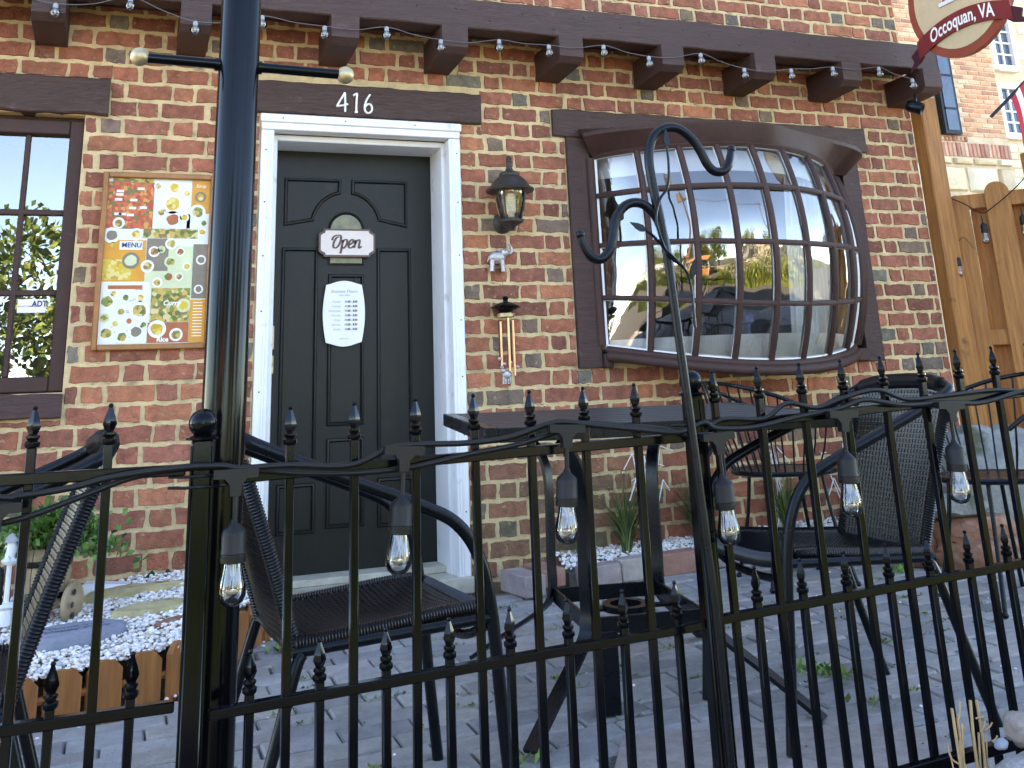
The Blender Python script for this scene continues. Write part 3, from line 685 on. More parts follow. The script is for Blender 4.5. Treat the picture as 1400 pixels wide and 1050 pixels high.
b = MB(); b.lathe([(.03, .21), (.118, .212), (.122, .22), (.10, .236), (.085, .262), (.06, .285), (.05, .29), (.052, .30), (.044, .308), (.022, .318), (.014, .335), (.012, .36), (.015, .365), (.012, .372), (.015, .38), (.010, .39), (.0, .395)], (0, cz, 0), 26); b.build('cap', M['bronze'], lan, 40)
b = MB()
pts = [(.014, .085), (.016, .10), (.027, .108)]
for i in range(7): pts += [(.027, .112 + i * .012), (.023, .117 + i * .012)]
pts += [(.02, .20), (0, .20)]; b.lathe(pts, (0, cz, 0), 14); b.build('lamp', M['frosted'], lan, 50)

# elephant ornament hung under the lantern
b = MB(); e0 = Vector((1.712, -.035, 1.495)); EK = 1.4
_o = e0; e0 = Vector((0, 0, 0))
b.ball(e0 + Vector((0, 0, .002)), .026, 12, (1.25, .6, .95)); b.ball(e0 + Vector((.030, 0, .020)), .016, 10, (1.0, .7, 1.0)); b.ball(e0 + Vector((.022, -.010, .018)), .013, 8, (.7, .35, 1.1))
b.tube(smoothpath([e0 + Vector(q) for q in ((.040, 0, .016), (.052, 0, .018), (.056, 0, .034), (.046, 0, .050), (.034, 0, .047))], 4), [.006 - .0002 * i for i in range(17)], 7)
for x, dy in ((-.024, -.008), (-.016, .008), (.016, -.008), (.022, .008)): b.tube([e0 + Vector((x * .9, dy, -.008)), e0 + Vector((x, dy, -.03)), e0 + Vector((x * 1.1, dy, -.048))], [.010, .008, .0085], 8)
b.tube([e0 + Vector((-.030, 0, .006)), e0 + Vector((-.037, 0, -.015))], .0025, 5)
b.v = [tuple(_o + Vector(q) * EK) for q in b.v]; e0 = _o
el = b.build('elephant_ornament', M['pewter'], None, 60); tag(el, 'small pewter elephant with raised trunk hanging below the wall lantern', 'ornament')
b = MB(); b.tube([e0 + Vector((0, 0, .02)), (1.715, -.03, 1.60)], .0012, 5); b.build('cord', M['dark'], el)
# wind chime
wc = thing('wind_chime', 'copper tube wind chime with black top hanging below the elephant', 'wind chime', (1.737, -.06, .90))
b = MB(); b.lathe([(.0, .325), (.03, .330), (.070, .348), (.074, .354), (.066, .360), (.03, .375), (.012, .378), (.012, .388), (.016, .396), (.010, .405), (0, .406)], (0, 0, 0), 22); b.build('top_disc', M['black'], wc, 40)
b = MB(); b.lathe([(.0, .30), (.042, .305), (.044, .322), (0, .326)], (0, 0, 0), 18); b.build('collar', M['brass'], wc, 40)
for k, (x, y, z0, z1) in enumerate(((-.033, -.01, .06, .285), (.0, -.028, .05, .30), (.030, -.012, .03, .29), (.028, .022, .10, .29), (-.028, .022, .09, .29))):
    b = MB(); b.tube([(x, y, z0), (x, y, z1)], .006, 10); b.build('tube', M['copper'] if k < 3 else M['bronze'], wc, 50)
b = MB(); b.tube([(0, 0, .30), (0, 0, .04)], .001, 4); b.tube([(0, 0, .40), (-.02, .03, .60)], .001, 4); b.tube([(-.005, 0, .0), (-.004, 0, -.10)], .001, 4); b.build('cord', M['dark'], wc)
b = MB()
for (x, z) in ((-.045, .11), (-.02, .085), (.045, .07), (-.035, .07), (.01, .09)): b.ball((x, -.012, z), .010, 8)
b.build('bead', M['pewter'], wc, 60)
b = MB(); e0 = Vector((-.015, -.02, .035)); b.ball(e0, .022, 10, (1.15, .6, 1)); b.ball(e0 + Vector((-.02, 0, .018)), .013, 8)
for x in (-.016, -.006, .008, .016): b.tube([e0 + Vector((x, 0, -.01)), e0 + Vector((x * 1.1, 0, -.042))], .0065, 6)
b.build('elephant_charm', M['pewter'], wc, 60)

# open sign
os_ = thing('open_sign', 'pink and brown notched wooden sign reading Open on the black door', 'sign', (1.017, .235, 1.602))
def notch(w, h, c): return [(-w + c, -h), (w - c, -h), (w - c * .9, -h + c * .45), (w - c * .3, -h + c * .75), (w, -h + c), (w, h - c), (w - c * .3, h - c * .75), (w - c * .9, h - c * .45), (w - c, h), (-w + c, h), (-w + c * .9, h - c * .45), (-w + c * .3, h - c * .75), (-w, h - c), (-w, -h + c), (-w + c * .3, -h + c * .75), (-w + c * .9, -h + c * .45)]
b = MB(); b.prism(notch(.142, .070, .026), lambda a, c, d: (a, d, c), .014); b.build('board', M['opentrim'], os_)
b = MB(); b.prism(notch(.132, .0605, .024), lambda a, c, d: (a, -.002 + d, c), .002); b.build('face', M['openface'], os_)
b = MB(); fo = lambda a, c, d: (-.085 + a * .0245 + c * .004, -.0032, -.040 + c * .0245)
def O(P, w0=.0065):
    S = [(q.x, q.y) for q in smoothpath([(x, y, 0) for x, y in P], 7)]; n = len(S)
    ws = []
    for i in range(n):
        d = Vector(S[min(n - 1, i + 1)]) - Vector(S[max(0, i - 1)]); ws.append((.22 + .26 * abs(d.normalized().y if d.length else 0)))
    ribbon(b, S, ws, fo)
O([(.0, 2.1), (.15, 2.75), (.8, 3.15), (1.6, 3.0), (1.75, 2.0), (1.45, 1.0), (.9, .55), (.45, .9), (.45, 1.8), (.8, 2.6), (1.25, 2.85)])
O([(2.2, 2.25), (2.2, 1.3), (2.15, -.55)]); O([(2.2, 1.7), (2.5, 2.2), (2.95, 2.25), (3.15, 1.7), (2.95, .9), (2.6, .55), (2.25, .8)])
O([(3.5, 1.2), (4.1, 1.5), (4.35, 1.95), (4.15, 2.3), (3.75, 2.1), (3.55, 1.4), (3.65, .75), (4.1, .6), (4.6, 1.0)])
O([(4.75, 2.25), (4.8, 1.4), (4.75, .6)]); O([(4.8, 1.4), (5.15, 2.1), (5.55, 2.25), (5.7, 1.8), (5.65, .95), (5.8, .6), (6.25, .95)])
b.build('lettering', M['opentrim'], os_)
# hours sign
hs = thing('hours_sign', 'white curved-edge business hours plaque below the Open sign on the door', 'sign', (1.005, .245, 1.258))
P = []
for i in range(11): t = i / 10; P.append((-.088 + .176 * t, -.138 - .020 * sin(pi * t) ** 1.3 + (.0)))
for i in range(1, 11): t = i / 10; P.append((.088 + .016 * sin(pi * t), -.138 + .276 * t))
for i in range(1, 11): t = i / 10; P.append((.088 - .176 * t, .138 + .020 * sin(pi * t) ** 1.3))
for i in range(1, 10): t = i / 10; P.append((-.088 - .016 * sin(pi * t), .138 - .276 * t))
b = MB(); b.prism(P, lambda a, c, d: (a, d, c), .005); b.build('plaque', M['paperw'], hs)
b = MB(); ft = lambda x, z: (lambda a, c, d: (x + a, -.0012, z + c))
text_mb(b, 'Business Hours', .021, ft(0, .106), shear=.25); text_mb(b, 'Open daily', .013, ft(0, .088), shear=.2)
for i, dd in enumerate(('Monday', 'Tuesday', 'Wednesday', 'Thursday', 'Friday', 'Saturday', 'Sunday')): text_mb(b, dd, .0125, ft(-.018, .056 - .022 * i), 'RIGHT', shear=.15)
text_mb(b, 'thank you', .011, ft(0, -.12), shear=.2); b.build('lettering', M['textg'], hs)
b = MB()
for i in range(7): text_mb(b, '11:00 - 8:30', .0145, ft(.034, .056 - .022 * i), bold=.0006, sx=.9)
b.build('opening_times', M['textd'], hs)
b = MB(); b.tube([(-.06, .003, .150), (-.06, .012, .185)], .0015, 4); b.tube([(.06, .003, .150), (.06, .012, .185)], .0015, 4); b.build('hanger', M['dark'], hs)

# string lights along the eaves
bulbs = [(-.95, 2.47), (-.66, 2.53), (-.357, 2.472), (-.063, 2.532), (.212, 2.445), (.50, 2.50), (.784, 2.476), (1.078, 2.499), (1.345, 2.459), (1.646, 2.485), (1.912, 2.48), (2.219, 2.505), (2.478, 2.466), (2.794, 2.508), (3.06, 2.445), (3.365, 2.464), (3.651, 2.498), (3.977, 2.522), (4.21, 2.468)]
es = thing('string_lights', 'clear globe string lights strung under the brown fascia beam', 'string lights', (0, 0, 0))
path = []
for i, (x, z) in enumerate(bulbs):
    path.append((x, -.355, z + .042))
    if i + 1 < len(bulbs):
        x2, z2 = bulbs[i + 1]; path.append(((x + x2) / 2, -.345, (z + z2) / 2 + (.040 if i % 2 else .030)))
b = MB(); b.tube(smoothpath(path, 5), .0022, 5); b.build('cord', M['cordgrey'], es, 60)
sk = MB(); sk.lathe([(.0105, 0), (.011, .022), (.005, .028)], (0, 0, .016), 10)
bb = MB(); bb.ball((0, 0, 0), .0235, 14); fi = MB(); fi.tube([(0, 0, .020), (0, 0, -.008)], [.007, .003], 6)
s0 = sk.build('socket', M['cap'], es, 50); b0 = bb.build('bulb', M['bulbglass'], s0, 80); f0 = fi.build('filament', M['crystal'], s0, 60)
for i, (x, z) in enumerate(bulbs):
    if i == 0: s0.location = (x, -.356, z)
    else:
        c = s0.copy(); COL.objects.link(c); c.parent = es; c.location = (x, -.356, z)
        for ch in (b0, f0): d = ch.copy(); COL.objects.link(d); d.parent = c
# floodlight at the corner
fl = thing('floodlight', 'small dark cylindrical spotlight under the last rafter at the corner', 'spotlight', (4.29, -.26, 2.37))
b = MB(); b.lathe([(.0, -.02), (.034, -.045), (.036, -.04), (.036, .03), (.030, .045), (0, .05)], (0, 0, 0), 18, (-.55, .75, .45)); b.build('lamp_head', M['satin'], fl, 40)
b = MB(); b.tube([(.01, -.0, .02), (.02, 0, .085)], .008, 6); b.build('bracket', M['satin'], fl)

# ================================================================== LAMP POST
lp = thing('lamp_post', 'tall black steel lamp post with brass-ended crossbar behind the fence', 'lamp post', (0, 0, 0))
lx = lambda z: .180 + .004 * (z - .8)
b = MB(); b.tube([(lx(z), -2.75, z) for z in (-.6, .2, .8, 1.6, 2.6, 3.8)], [.043, .041, .0395, .0395, .038, .036], 28); b.build('pole', M['black'], lp, 60)
b = MB(); b.tube([(.005, -2.75, 1.505), (.40, -2.75, 1.499)], .0105, 12); b.build('crossbar', M['black'], lp, 60)
b = MB(); b.tube([(.136, -2.75, 1.502), (.228, -2.75, 1.501)], .0135, 12); b.build('collar', M['black'], lp, 60)
for x, z in ((-.004, 1.506), (.398, 1.498)):
    b = MB(); b.ball((x, -2.75, z), .0185, 20); b.build('ball_knob', M['brass'], lp, 80)
b = MB(); b.lathe([(0, 0), (.09, .0), (.11, .03), (.06, .10), (.12, .16), (.13, .40), (.05, .48), (0, .49)], (.192, -2.75, 3.8), 18); b.build('lamp_head', M['frosted'], lp, 50)

# ================================================================== IRON FENCE
FY = -2.85
def zr(x, a, s): return a + s * x
fmb = MB(); fmb.lathe([(.0105, 0), (.0120, .003), (.0120, .008), (.0080, .011), (.0105, .015), (.0105, .018), (.0065, .021)], (0, 0, 0), 10)
q4 = []
for r, h in ((.0062, .020), (.0112, .031), (.0085, .042), (.0045, .053), (.0030, .058)):
    for k in range(4): q4.append((r * cos(k * pi / 2), r * sin(k * pi / 2), h))
fmb.add(q4, [(L * 4 + k, L * 4 + (k + 1) % 4, L * 4 + 4 + (k + 1) % 4, L * 4 + 4 + k) for L in range(4) for k in range(4)])
fmb.ball((0, 0, .0605), .0042, 8)
fin_me = fmb.build('finial', M['black'], None, 30).data
bpy.data.objects.remove(bpy.data.objects['finial'])
def fence(x0, x1, xs_t, xs_s, top, low, label, dzf=.0):
    f = thing('iron_fence_panel', label, 'fence', (0, 0, 0), 0, 'black picket fence panels')
    for (fnz, h, nm) in ((top, .018, 'top_rail'), (low, .016, 'middle_rail'), (lambda x: low(x) - .33, .022, 'bottom_rail')):
        b = MB(); b.bar((x0, FY, fnz(x0)), (x1, FY, fnz(x1)), .020, h, ch=.002); b.build(nm, M['black'], f, 40)
    for xsx, isT in ((xs_t, 1), (xs_s, 0)):
        for x in xsx:
            zt = (top(x) + .047) if isT else (low(x) + .020)
            b = MB(); hh = zt - (low(x) - .37)
            b.box((0, 0, -hh / 2), (.0145, .0145, hh), ch=.0016); p = b.build('picket', M['black'], f, 40); p.location = (x, FY - (.0005 if isT else -.0005), zt); p.rotation_euler = (rnd(-.004, .004), rnd(-.006, .006), rnd(-.06, .06))
            q = bpy.data.objects.new('finial', fin_me); COL.objects.link(q); q.parent = p
    return f
step = .1128
xsL = [-.126 + .115 * k for k in range(-5, 2)]
fence(-.80, .112, xsL, [x + .0575 for x in xsL], lambda x: .750 - .006 * x, lambda x: .399, 'black picket fence panel left of the lamp post')
xsM = [.285 + .1132 * k for k in range(0, 7)]
fence(.165, 1.070, xsM, [x - .0566 for x in xsM] + [xsM[-1] + .0566], lambda x: .727 + .022 * x, lambda x: .374 + .033 * x, 'black picket fence panel between the two ball-topped posts')
xsR = [1.256 + .1085 * k for k in range(-1, 14)]
fence(1.115, 2.75, xsR, [x - .054 for x in xsR][1:], lambda x: .722 + .040 * x, lambda x: .372 + .038 * x, 'black picket fence panel running right from the shepherd hook')
for x, zb in ((.137, .797), (1.095, .832)):
    p = thing('fence_post', 'black square fence post with ball cap beside the lamp post' if x < 1 else 'black square fence post with ball cap behind the shepherd hook', 'fence post', (x, FY, 0), 0, 'ball-topped fence posts')
    b = MB(); b.box((0, 0, zb / 2 - .3), (.034, .034, zb + .6), ch=.004)
    for sx in (-.0175, .0175):
        b.box((sx, -.010, zb / 2 - .3), (.003, .010, zb + .58)); 
    for sx in (-.009, .009): b.box((sx, -.0175, zb / 2 - .3), (.006, .003, zb + .58))
    b.build('shaft', M['black'], p, 40)
    b = MB(); b.lathe([(.020, 0), (.026, .001), (.027, .005), (.020, .008), (.012, .010)], (0, 0, zb - .002), 18); b.build('collar', M['black'], p, 40)
    b = MB(); b.ball((0, 0, zb + .026), .0235, 24); b.build('ball_cap', M['black'], p, 80)
    b = MB()
    for zz, sg in ((zb - .075, 1), (zb - .058, 1)):
        b.tube([(.055, .012, zz), (.025, -.024, zz), (-.025, -.024, zz), (-.05, .005, zz)], .0028, 6)
    b.build('bracket', M['satin'], p, 60)
# shepherd hook
sh = thing('shepherd_hook', 'black double shepherd hook with curled leaf stem standing before the fence', 'garden hook', (0, 0, 0))
HY = -2.93
def HP(P, dy=0): return [(x, HY + dy, z) for x, z in P]
b = MB(); main = [(1.066, -.35), (1.062, .1), (1.058, .45), (1.040, .80), (1.022, 1.08), (1.012, 1.18)]
b.tube(HP(main), .0088, 10); b.build('stem', M['satin'], sh, 60)
P = smoothpath(HP([(1.012, 1.17), (.999, 1.26), (.997, 1.310), (1.010, 1.350), (1.040, 1.372), (1.073, 1.372), (1.103, 1.352), (1.122, 1.325), (1.134, 1.300), (1.150, 1.284), (1.172, 1.284), (1.188, 1.300), (1.196, 1.322), (1.199, 1.334)]), 5)
b = MB(); b.tube(P, [.0100] * (len(P) - 12) + [.0100 - .0003 * i for i in range(12)], 10); b.ball(P[-1], .0095, 10); b.build('upper_hook', M['satin'], sh, 60)
P = smoothpath(HP([(1.028, 1.05), (1.023, 1.12), (1.010, 1.175), (.985, 1.205), (.957, 1.212), (.930, 1.200), (.911, 1.172), (.903, 1.140), (.893, 1.112), (.872, 1.096), (.852, 1.103), (.838, 1.125), (.832, 1.145)], .006), 5)
b = MB(); b.tube(P, [.0098] * (len(P) - 12) + [.0098 - .0003 * i for i in range(12)], 10); b.ball(P[-1], .0095, 10); b.build('lower_hook', M['satin'], sh, 60)
P = smoothpath(HP([(1.062, .96), (1.062, 1.00), (1.061, 1.04), (1.050, 1.075), (1.018, 1.10), (1.002, 1.135), (.994, 1.175), (1.006, 1.215), (1.028, 1.245), (1.034, 1.29), (1.033, 1.33)], -.014), 5)
b = MB(); b.tube(P, .0028, 6); P2 = smoothpath(HP([(1.048, 1.078), (1.012, 1.112), (.985, 1.14), (.965, 1.155)], -.014), 5); b.tube(P2, .0028, 6); b.build('tendril', M['satin'], sh, 60)
for (x, z, a) in ((1.033, 1.325, 90), (.972, 1.150, 155), (1.064, 1.055, 75)):
    b = MB(); ca, sa = cos(radians(a)), sin(radians(a)); pl = [(0, 0), (.014, .0075), (.026, .006), (.042, 0), (.026, -.006), (.014, -.0075)]
    b.prism(pl, lambda p, q, d: (x + p * ca - q * sa, HY - .016 + d, z + p * sa + q * ca), .003); b.build('leaf', M['satin'], sh)

# fence string lights
fs = thing('string_lights', 'black outdoor string lights with pear bulbs draped along the iron fence', 'string lights', (0, 0, 0))
CY = FY - .030
cab1 = [(-.8, .74), (-.45, .775), (-.168, .738), (-.14, .737), (-.06, .745), (.0, .757), (.10, .765), (.165, .764), (.20, .758), (.28, .758), (.385, .751), (.46, .776), (.52, .778), (.60, .776), (.68, .781), (.76, .801), (.80, .803), (.86, .794), (.95, .782), (1.04, .772), (1.10, .788), (1.13, .775), (1.22, .773), (1.32, .787), (1.43, .800), (1.50, .815), (1.60, .80), (1.73, .800), (1.82, .795), (1.95, .815), (2.1, .835), (2.4, .82), (2.7, .84)]
cab2 = [(-.8, .69), (-.3, .70), (-.15, .705), (-.05, .733), (.03, .758), (.12, .766), (.22, .757), (.30, .747), (.40, .741), (.50, .745), (.60, .760), (.70, .772), (.78, .790), (.84, .803), (.92, .795), (1.02, .783), (1.09, .765), (1.15, .795), (1.25, .792), (1.31, .820), (1.38, .808), (1.45, .825), (1.54, .838), (1.62, .815), (1.75, .82), (1.9, .825), (2.05, .81), (2.3, .83), (2.7, .82)]
def sk_(x): return (x, CY - .004, 0)
cords = []
b = MB(); b.tube(smoothpath([(x, CY - .004 * sin(x * 9), z - .010) for x, z in cab1], 5), .0053, 7); b.build('cord', M['rubber'], fs, 60)
b = MB(); b.tube(smoothpath([(x, CY + .009 + .006 * sin(x * 7), z - .014) for x, z in cab2], 5), .0050, 7); b.build('cord', M['rubber'], fs, 60)
units = [(-.165, .724), (.190, .752), (.478, .772), (.792, .793), (1.118, .762), (1.425, .790), (1.715, .795), (2.1, .82), (2.45, .81)]
t_ = MB(); pl = [(-.036, .008), (-.036, -.006), (-.018, -.007), (-.010, -.016), (-.0085, -.034), (.0085, -.034), (.010, -.016), (.018, -.007), (.036, -.006), (.036, .008)]
t_.prism(pl, lambda a, c, d: (a, d - .008, c), .016); tm = t_.build('connector', M['rubber'], fs, 40)
k_ = MB(); k_.tube([(0, 0, -.03), (.001, 0, -.075)], .0042, 6); k_.lathe([(.005, -.070), (.007, -.076), (.0185, -.086), (.0200, -.094), (.0200, -.116), (.0210, -.118), (.0210, -.121), (.0200, -.122), (.0200, -.125), (.0210, -.126), (.0206, -.134), (.015, -.136)][::-1], (0, 0, 0), 18); km = k_.build('socket', M['rubber'], tm, 40)
g_ = MB(); g_.lathe([(.0150, -.134), (.0160, -.142), (.0180, -.152), (.0210, -.165), (.0225, -.175), (.0220, -.184), (.018, -.193), (.010, -.199), (0, -.201)][::-1], (0, 0, 0), 20); gm = g_.build('bulb', M['bulbglass'], tm, 80)
h_ = MB(); h_.tube([(0, 0, -.135), (0, 0, -.155)], [.006, .0035], 8); h_.tube([(0, .004, -.15), (.004, .0, -.17), (-.004, 0, -.172), (0, -.004, -.15)], .0009, 4); h_.ball((0, 0, -.178), .006, 8, (1.6, 1.6, .6)); hm = h_.build('filament', M['crystal'], tm, 60)
for i, (x, z) in enumerate(units):
    o = tm
    if i:
        o = tm.copy(); COL.objects.link(o); o.parent = fs
        for ch in (km, gm, hm): d = ch.copy(); COL.objects.link(d); d.parent = o
    dx = (0, .020, .022, .018, -.002, .004, .004, 0, 0)[i]
    o.location = (x, CY - .016, z - .012); o.rotation_euler = (0, radians((0, 0, 4, 3, -2, 2, 3, 0, 0)[i]), 0)

# ================================================================== CHAIRS AND TABLE
def coil(mb, P, r, pitch=.007, amp=.16, n=9):
    """tube wrapped in cane: resample and ripple the radius"""
    P = smoothpath(P, 10); D = [0]
    for i in range(1, len(P)): D.append(D[-1] + (P[i] - P[i - 1]).length)
    m = max(4, int(D[-1] / pitch * 2)); Q = []; R = []; j = 0
    for i in range(m + 1):
        d = D[-1] * i / m
        while j < len(D) - 2 and D[j + 1] < d: j += 1
        t = (d - D[j]) / max(1e-6, D[j + 1] - D[j]); Q.append(P[j].lerp(P[j + 1], t)); R.append(r * (1 + amp * (1 if i % 2 else -.4)))
    mb.tube(Q, R, n)
def weave(mb, S, nu, nv, r=.0028, amp=.0042):
    """strands woven over stakes on a surface S(u,v) -> (point, normal)"""
    for j in range(nv):
        v = (j + .5) / nv; P = []; K = nu * 2
        for i in range(K + 1):
            p, nn = S(i / K, v); P.append(p + nn * amp * (1 if (i // 1) % 2 == 0 else -1) * (1 if j % 2 else -1) * (.5 if i % 2 else 1))
        mb.tube(P, r, 4, cap=False, flat=.8)
    for i in range(nu):
        u = (i + .5) / nu; P = []
        for j in range(13):
            p, nn = S(u, j / 12); P.append(p)
        mb.tube(P, r * 1.0, 4, cap=False)
def wicker_chair(label, loc, rz, fine=1):
    t = thing('wicker_armchair', label, 'chair', loc, rz, 'black wicker armchairs')
    hw = .215
    b = MB()
    # seat
    def S(u, v):
        x = .235 - .455 * v; y = -hw + 2 * hw * u
        z = .462 - .035 * v - .018 * sin(pi * u) * sin(pi * min(1, v + .1)) + (-.035 * ((.12 - v) / .12) ** 2 if v < .12 else 0)
        return Vector((x, y, z)), Vector((0, 0, 1))
    weave(b, S, 26, 62, .0044, .0030); b.build('woven_seat', M['resin'], t, 60)
    b = MB(); yy = .232
    for s in (-1, 1): coil(b, [(-.215, s * yy, .430), (-.05, s * yy, .438), (.12, s * yy, .452), (.20, s * yy, .455)], .0155)
    coil(b, [(.205, -yy, .455), (.238, -yy * .9, .44), (.25, -.1, .432), (.25, .1, .432), (.238, yy * .9, .44), (.205, yy, .455)], .017)
    b.build('wrapped_rim', M['resin'], t, 60)
    # back
    def Bk(u, v):
        y = (-hw + 2 * hw * u) * (.92 + .10 * v); x = -.205 - .135 * v - .010 * sin(pi * u) - .02 * v * v; z = .405 + .462 * v
        if v > .86:
            k = (v - .86) / .14; z -= .02 * k * abs(2 * u - 1) ** 3
        return Vector((x, y, z)), Vector((1, 0, .28)).normalized()
    b = MB(); weave(b, Bk, 26, 66, .0042, .0036); b.build('woven_back', M['resin'], t, 60)
    b = MB()
    for s in (0, 1): coil(b, [Bk(s, v / 8)[0] + Vector((0, (.012 if s else -.012), 0)) for v in range(0, 8)], .0145)
    coil(b, [Vector((-.352, -.205, .868)), Vector((-.362, -.13, .880)), Vector((-.365, 0, .884)), Vector((-.362, .13, .880)), Vector((-.352, .205, .868))], .0225, .006, .05)
    b.build('wrapped_frame', M['resin'], t, 60)
    # metal frame: arm running into the front leg, rear legs
    for s in (-1, 1):
        b = MB(); P = smoothpath([(-.355, s * .215, .872), (-.342, s * .250, .855), (-.28, s * .262, .825), (-.10, s * .268, .752), (.06, s * .268, .688), (.15, s * .265, .640), (.205, s * .262, .560), (.232, s * .258, .44), (.252, s * .256, .22), (.275, s * .255, .0)], 6)
        b.tube(P, .0148, 10); b.build('arm', M['satin'], t, 60)
        b = MB(); P = smoothpath([(-.20, s * .240, .41), (-.215, s * .245, .38), (-.262, s * .25, .22), (-.33, s * .252, .0)], 5); b.tube(P, .0138, 10); b.build('leg', M['satin'], t, 60)
        b = MB(); b.tube([(-.22, s * .238, .416), (.0, s * .248, .426), (.225, s * .258, .436)], .012, 8); b.build('side_rail', M['satin'], t, 60)
    b = MB(); b.tube(smoothpath([(.225, -.25, .42), (.21, -.12, .38), (.21, .12, .38), (.225, .25, .42)], 6), .011, 8); b.build('cross_rail', M['satin'], t, 60)
    b = MB(); b.tube([(-.21, -.24, .415), (-.21, .24, .415)], .011, 8); b.build('cross_rail', M['satin'], t, 60)
    return t
def tilt(t, rz, a=.03):
    t.rotation_mode = 'QUATERNION'; t.rotation_quaternion = (Matrix.Rotation(a, 3, 'X') @ Matrix.Rotation(rz, 3, 'Z')).to_quaternion(); return t
def at(x, y, dz=0): return (x, y, G(x, y) + dz)
wicker_chair('black wicker armchair facing right between the black door and the fence', at(.585, -2.08), radians(3))
wicker_chair('black wicker armchair facing left, its woven back before the wooden fence', at(1.935, -2.05), radians(173))
wicker_chair('black wicker armchair cut off by the left edge, below the framed menu', at(-.385, -2.17), radians(184))

def bistro(label, loc, rz, W=.86, Lx=1.14, h=.805):
    t = thing('patio_table', label, 'table', loc, rz)
    n = 9; sw = W / n
    for i in range(n):
        b = MB(); b.box((0, -W / 2 + (i + .5) * sw, h - .010), (Lx - .085, sw - .009, .020), ch=.003); b.build('slat', M['slat'], t, 40)
    b = MB()
    for s in (-1, 1):
        b.box((s * (Lx / 2 - .021), 0, h - .020), (.042, W, .042), ch=.003); b.box((0, s * (W / 2 - .006), h - .021), (Lx - .084, .012, .040), ch=.002)
    b.build('top_frame', M['satin'], t, 40)
    b = MB(); bx, by = -.07, -.09
    tray = .185
    for (i, j, nm) in ((-1, -1, 0), (1, -1, 0), (1, 1, 0), (-1, 1, 0)):
        b = MB(); cx, cy = bx + i * tray, by + j * tray * 1.15
        ox, oy = i * .72, j * .72
        P = smoothpath([(cx + ox * .10, cy + oy * .10, h - .05), (cx + ox * .03, cy + oy * .03, h - .12), (cx, cy, h - .22), (cx, cy, .36), (cx, cy, .25), (cx + ox * .04, cy + oy * .04, .19), (cx + ox * .20, cy + oy * .20, .09), (cx + ox * .32, cy + oy * .32, .012)], 5)
        V = []; sx = Vector((-oy, ox, 0)).normalized()
        for k, p in enumerate(P):
            tn = (P[min(k + 1, len(P) - 1)] - P[max(0, k - 1)]).normalized(); nn = sx.cross(tn)
            for (a_, c_) in ((-.021, -.006), (.021, -.006), (.021, .006), (-.021, .006)): V.append(p + sx * a_ + nn * c_)
        m = len(P); b.add(V, [(k * 4 + q, k * 4 + (q + 1) % 4, k * 4 + 4 + (q + 1) % 4, k * 4 + 4 + q) for k in range(m - 1) for q in range(4)] + [(3, 2, 1, 0), tuple((m - 1) * 4 + q for q in range(4))])
        b.build('leg', M['satin'], t, 35)
    b = MB(); tz = .235
    for s in (-1, 1): b.box((bx + s * (tray - .008), by, tz), (.012, tray * 2.3, .045), ch=.002); b.box((bx, by + s * (tray * 1.15 - .008), tz), (tray * 2 - .03, .012, .045), ch=.002)
    b.build('lower_frame', M['satin'], t, 40)
    b = MB(); b.lathe([(.05, 0), (.075, 0), (.075, .018), (.05, .018), (.05, 0)], (bx, by, tz - .01), 22)
    for s in (-1, 1): b.box((bx + s * .12, by, tz - .004), (.10, .03, .008))
    b.build('parasol_ring', M['satin'], t, 40)
    b = MB(); b.box((bx - .13, by - .20, .115), (.062, .062, .22), ch=.003); b.build('pedestal', M['satin'], t, 40)
    return t
tilt(bistro('black slatted metal table standing between the two facing wicker armchairs', at(1.615, -1.50), radians(-9)), radians(-9), .036)

def wire_chair(label, loc, rz):
    t = thing('wire_chair', label, 'chair', loc, rz, 'black wire bistro chairs')
    b = MB(); n = 28
    V = [(0, 0, .455)] + [(.225 * cos(2 * pi * k / n), .225 * sin(2 * pi * k / n), .462) for k in range(n)] + [(.225 * cos(2 * pi * k / n), .225 * sin(2 * pi * k / n), .445) for k in range(n)]
    b.add(V, [(0, 1 + k, 1 + (k + 1) % n) for k in range(n)] + [(1 + k, 1 + n + k, 1 + n + (k + 1) % n, 1 + (k + 1) % n) for k in range(n)])
    b.tube([(.228 * cos(2 * pi * k / n), .228 * sin(2 * pi * k / n), .455) for k in range(n)], .011, 7, closed=True); b.build('seat', M['satin'], t, 50)
    def rim(a):   # a from -1..1 round the back
        th = pi + a * 1.95; r = .30 + .035 * cos(a * 1.2); k = abs(a)
        return Vector((r * cos(th), r * sin(th) * .98, .845 - .20 * k ** 2.2))
    b = MB(); b.tube([rim(-1 + 2 * i / 30) for i in range(31)], .0095, 7); b.build('back_rim', M['satin'], t, 60)
    for i in range(23):
        a = -1 + 2 * (i + .5) / 23; th = pi + a * 1.95; p = Vector((.222 * cos(th), .222 * sin(th), .455))
        b = MB(); q = rim(a); b.tube([p, p.lerp(q, .5) + Vector((cos(th), sin(th), 0)) * .012, q], .0040, 5); b.build('spindle', M['satin'], t, 60)
    for k in range(4):
        th = pi / 4 + k * pi / 2; b = MB(); b.tube(smoothpath([(.17 * cos(th), .17 * sin(th), .45), (.20 * cos(th), .20 * sin(th), .25), (.27 * cos(th), .27 * sin(th), .0)], 5), .0085, 7); b.ball((.27 * cos(th), .27 * sin(th), .006), .013, 8); b.build('leg', M['satin'], t, 60)
    return t
wire_chair('black wire bistro chair behind the slatted table, below the bow window', at(2.82, -.66), radians(-12))
wire_chair('black wire bistro chair at the right edge before the pale boulder', at(3.27, -1.42), radians(172))
t = thing('side_table', 'low round black table between the two wire chairs', 'table', at(3.52, -.60))
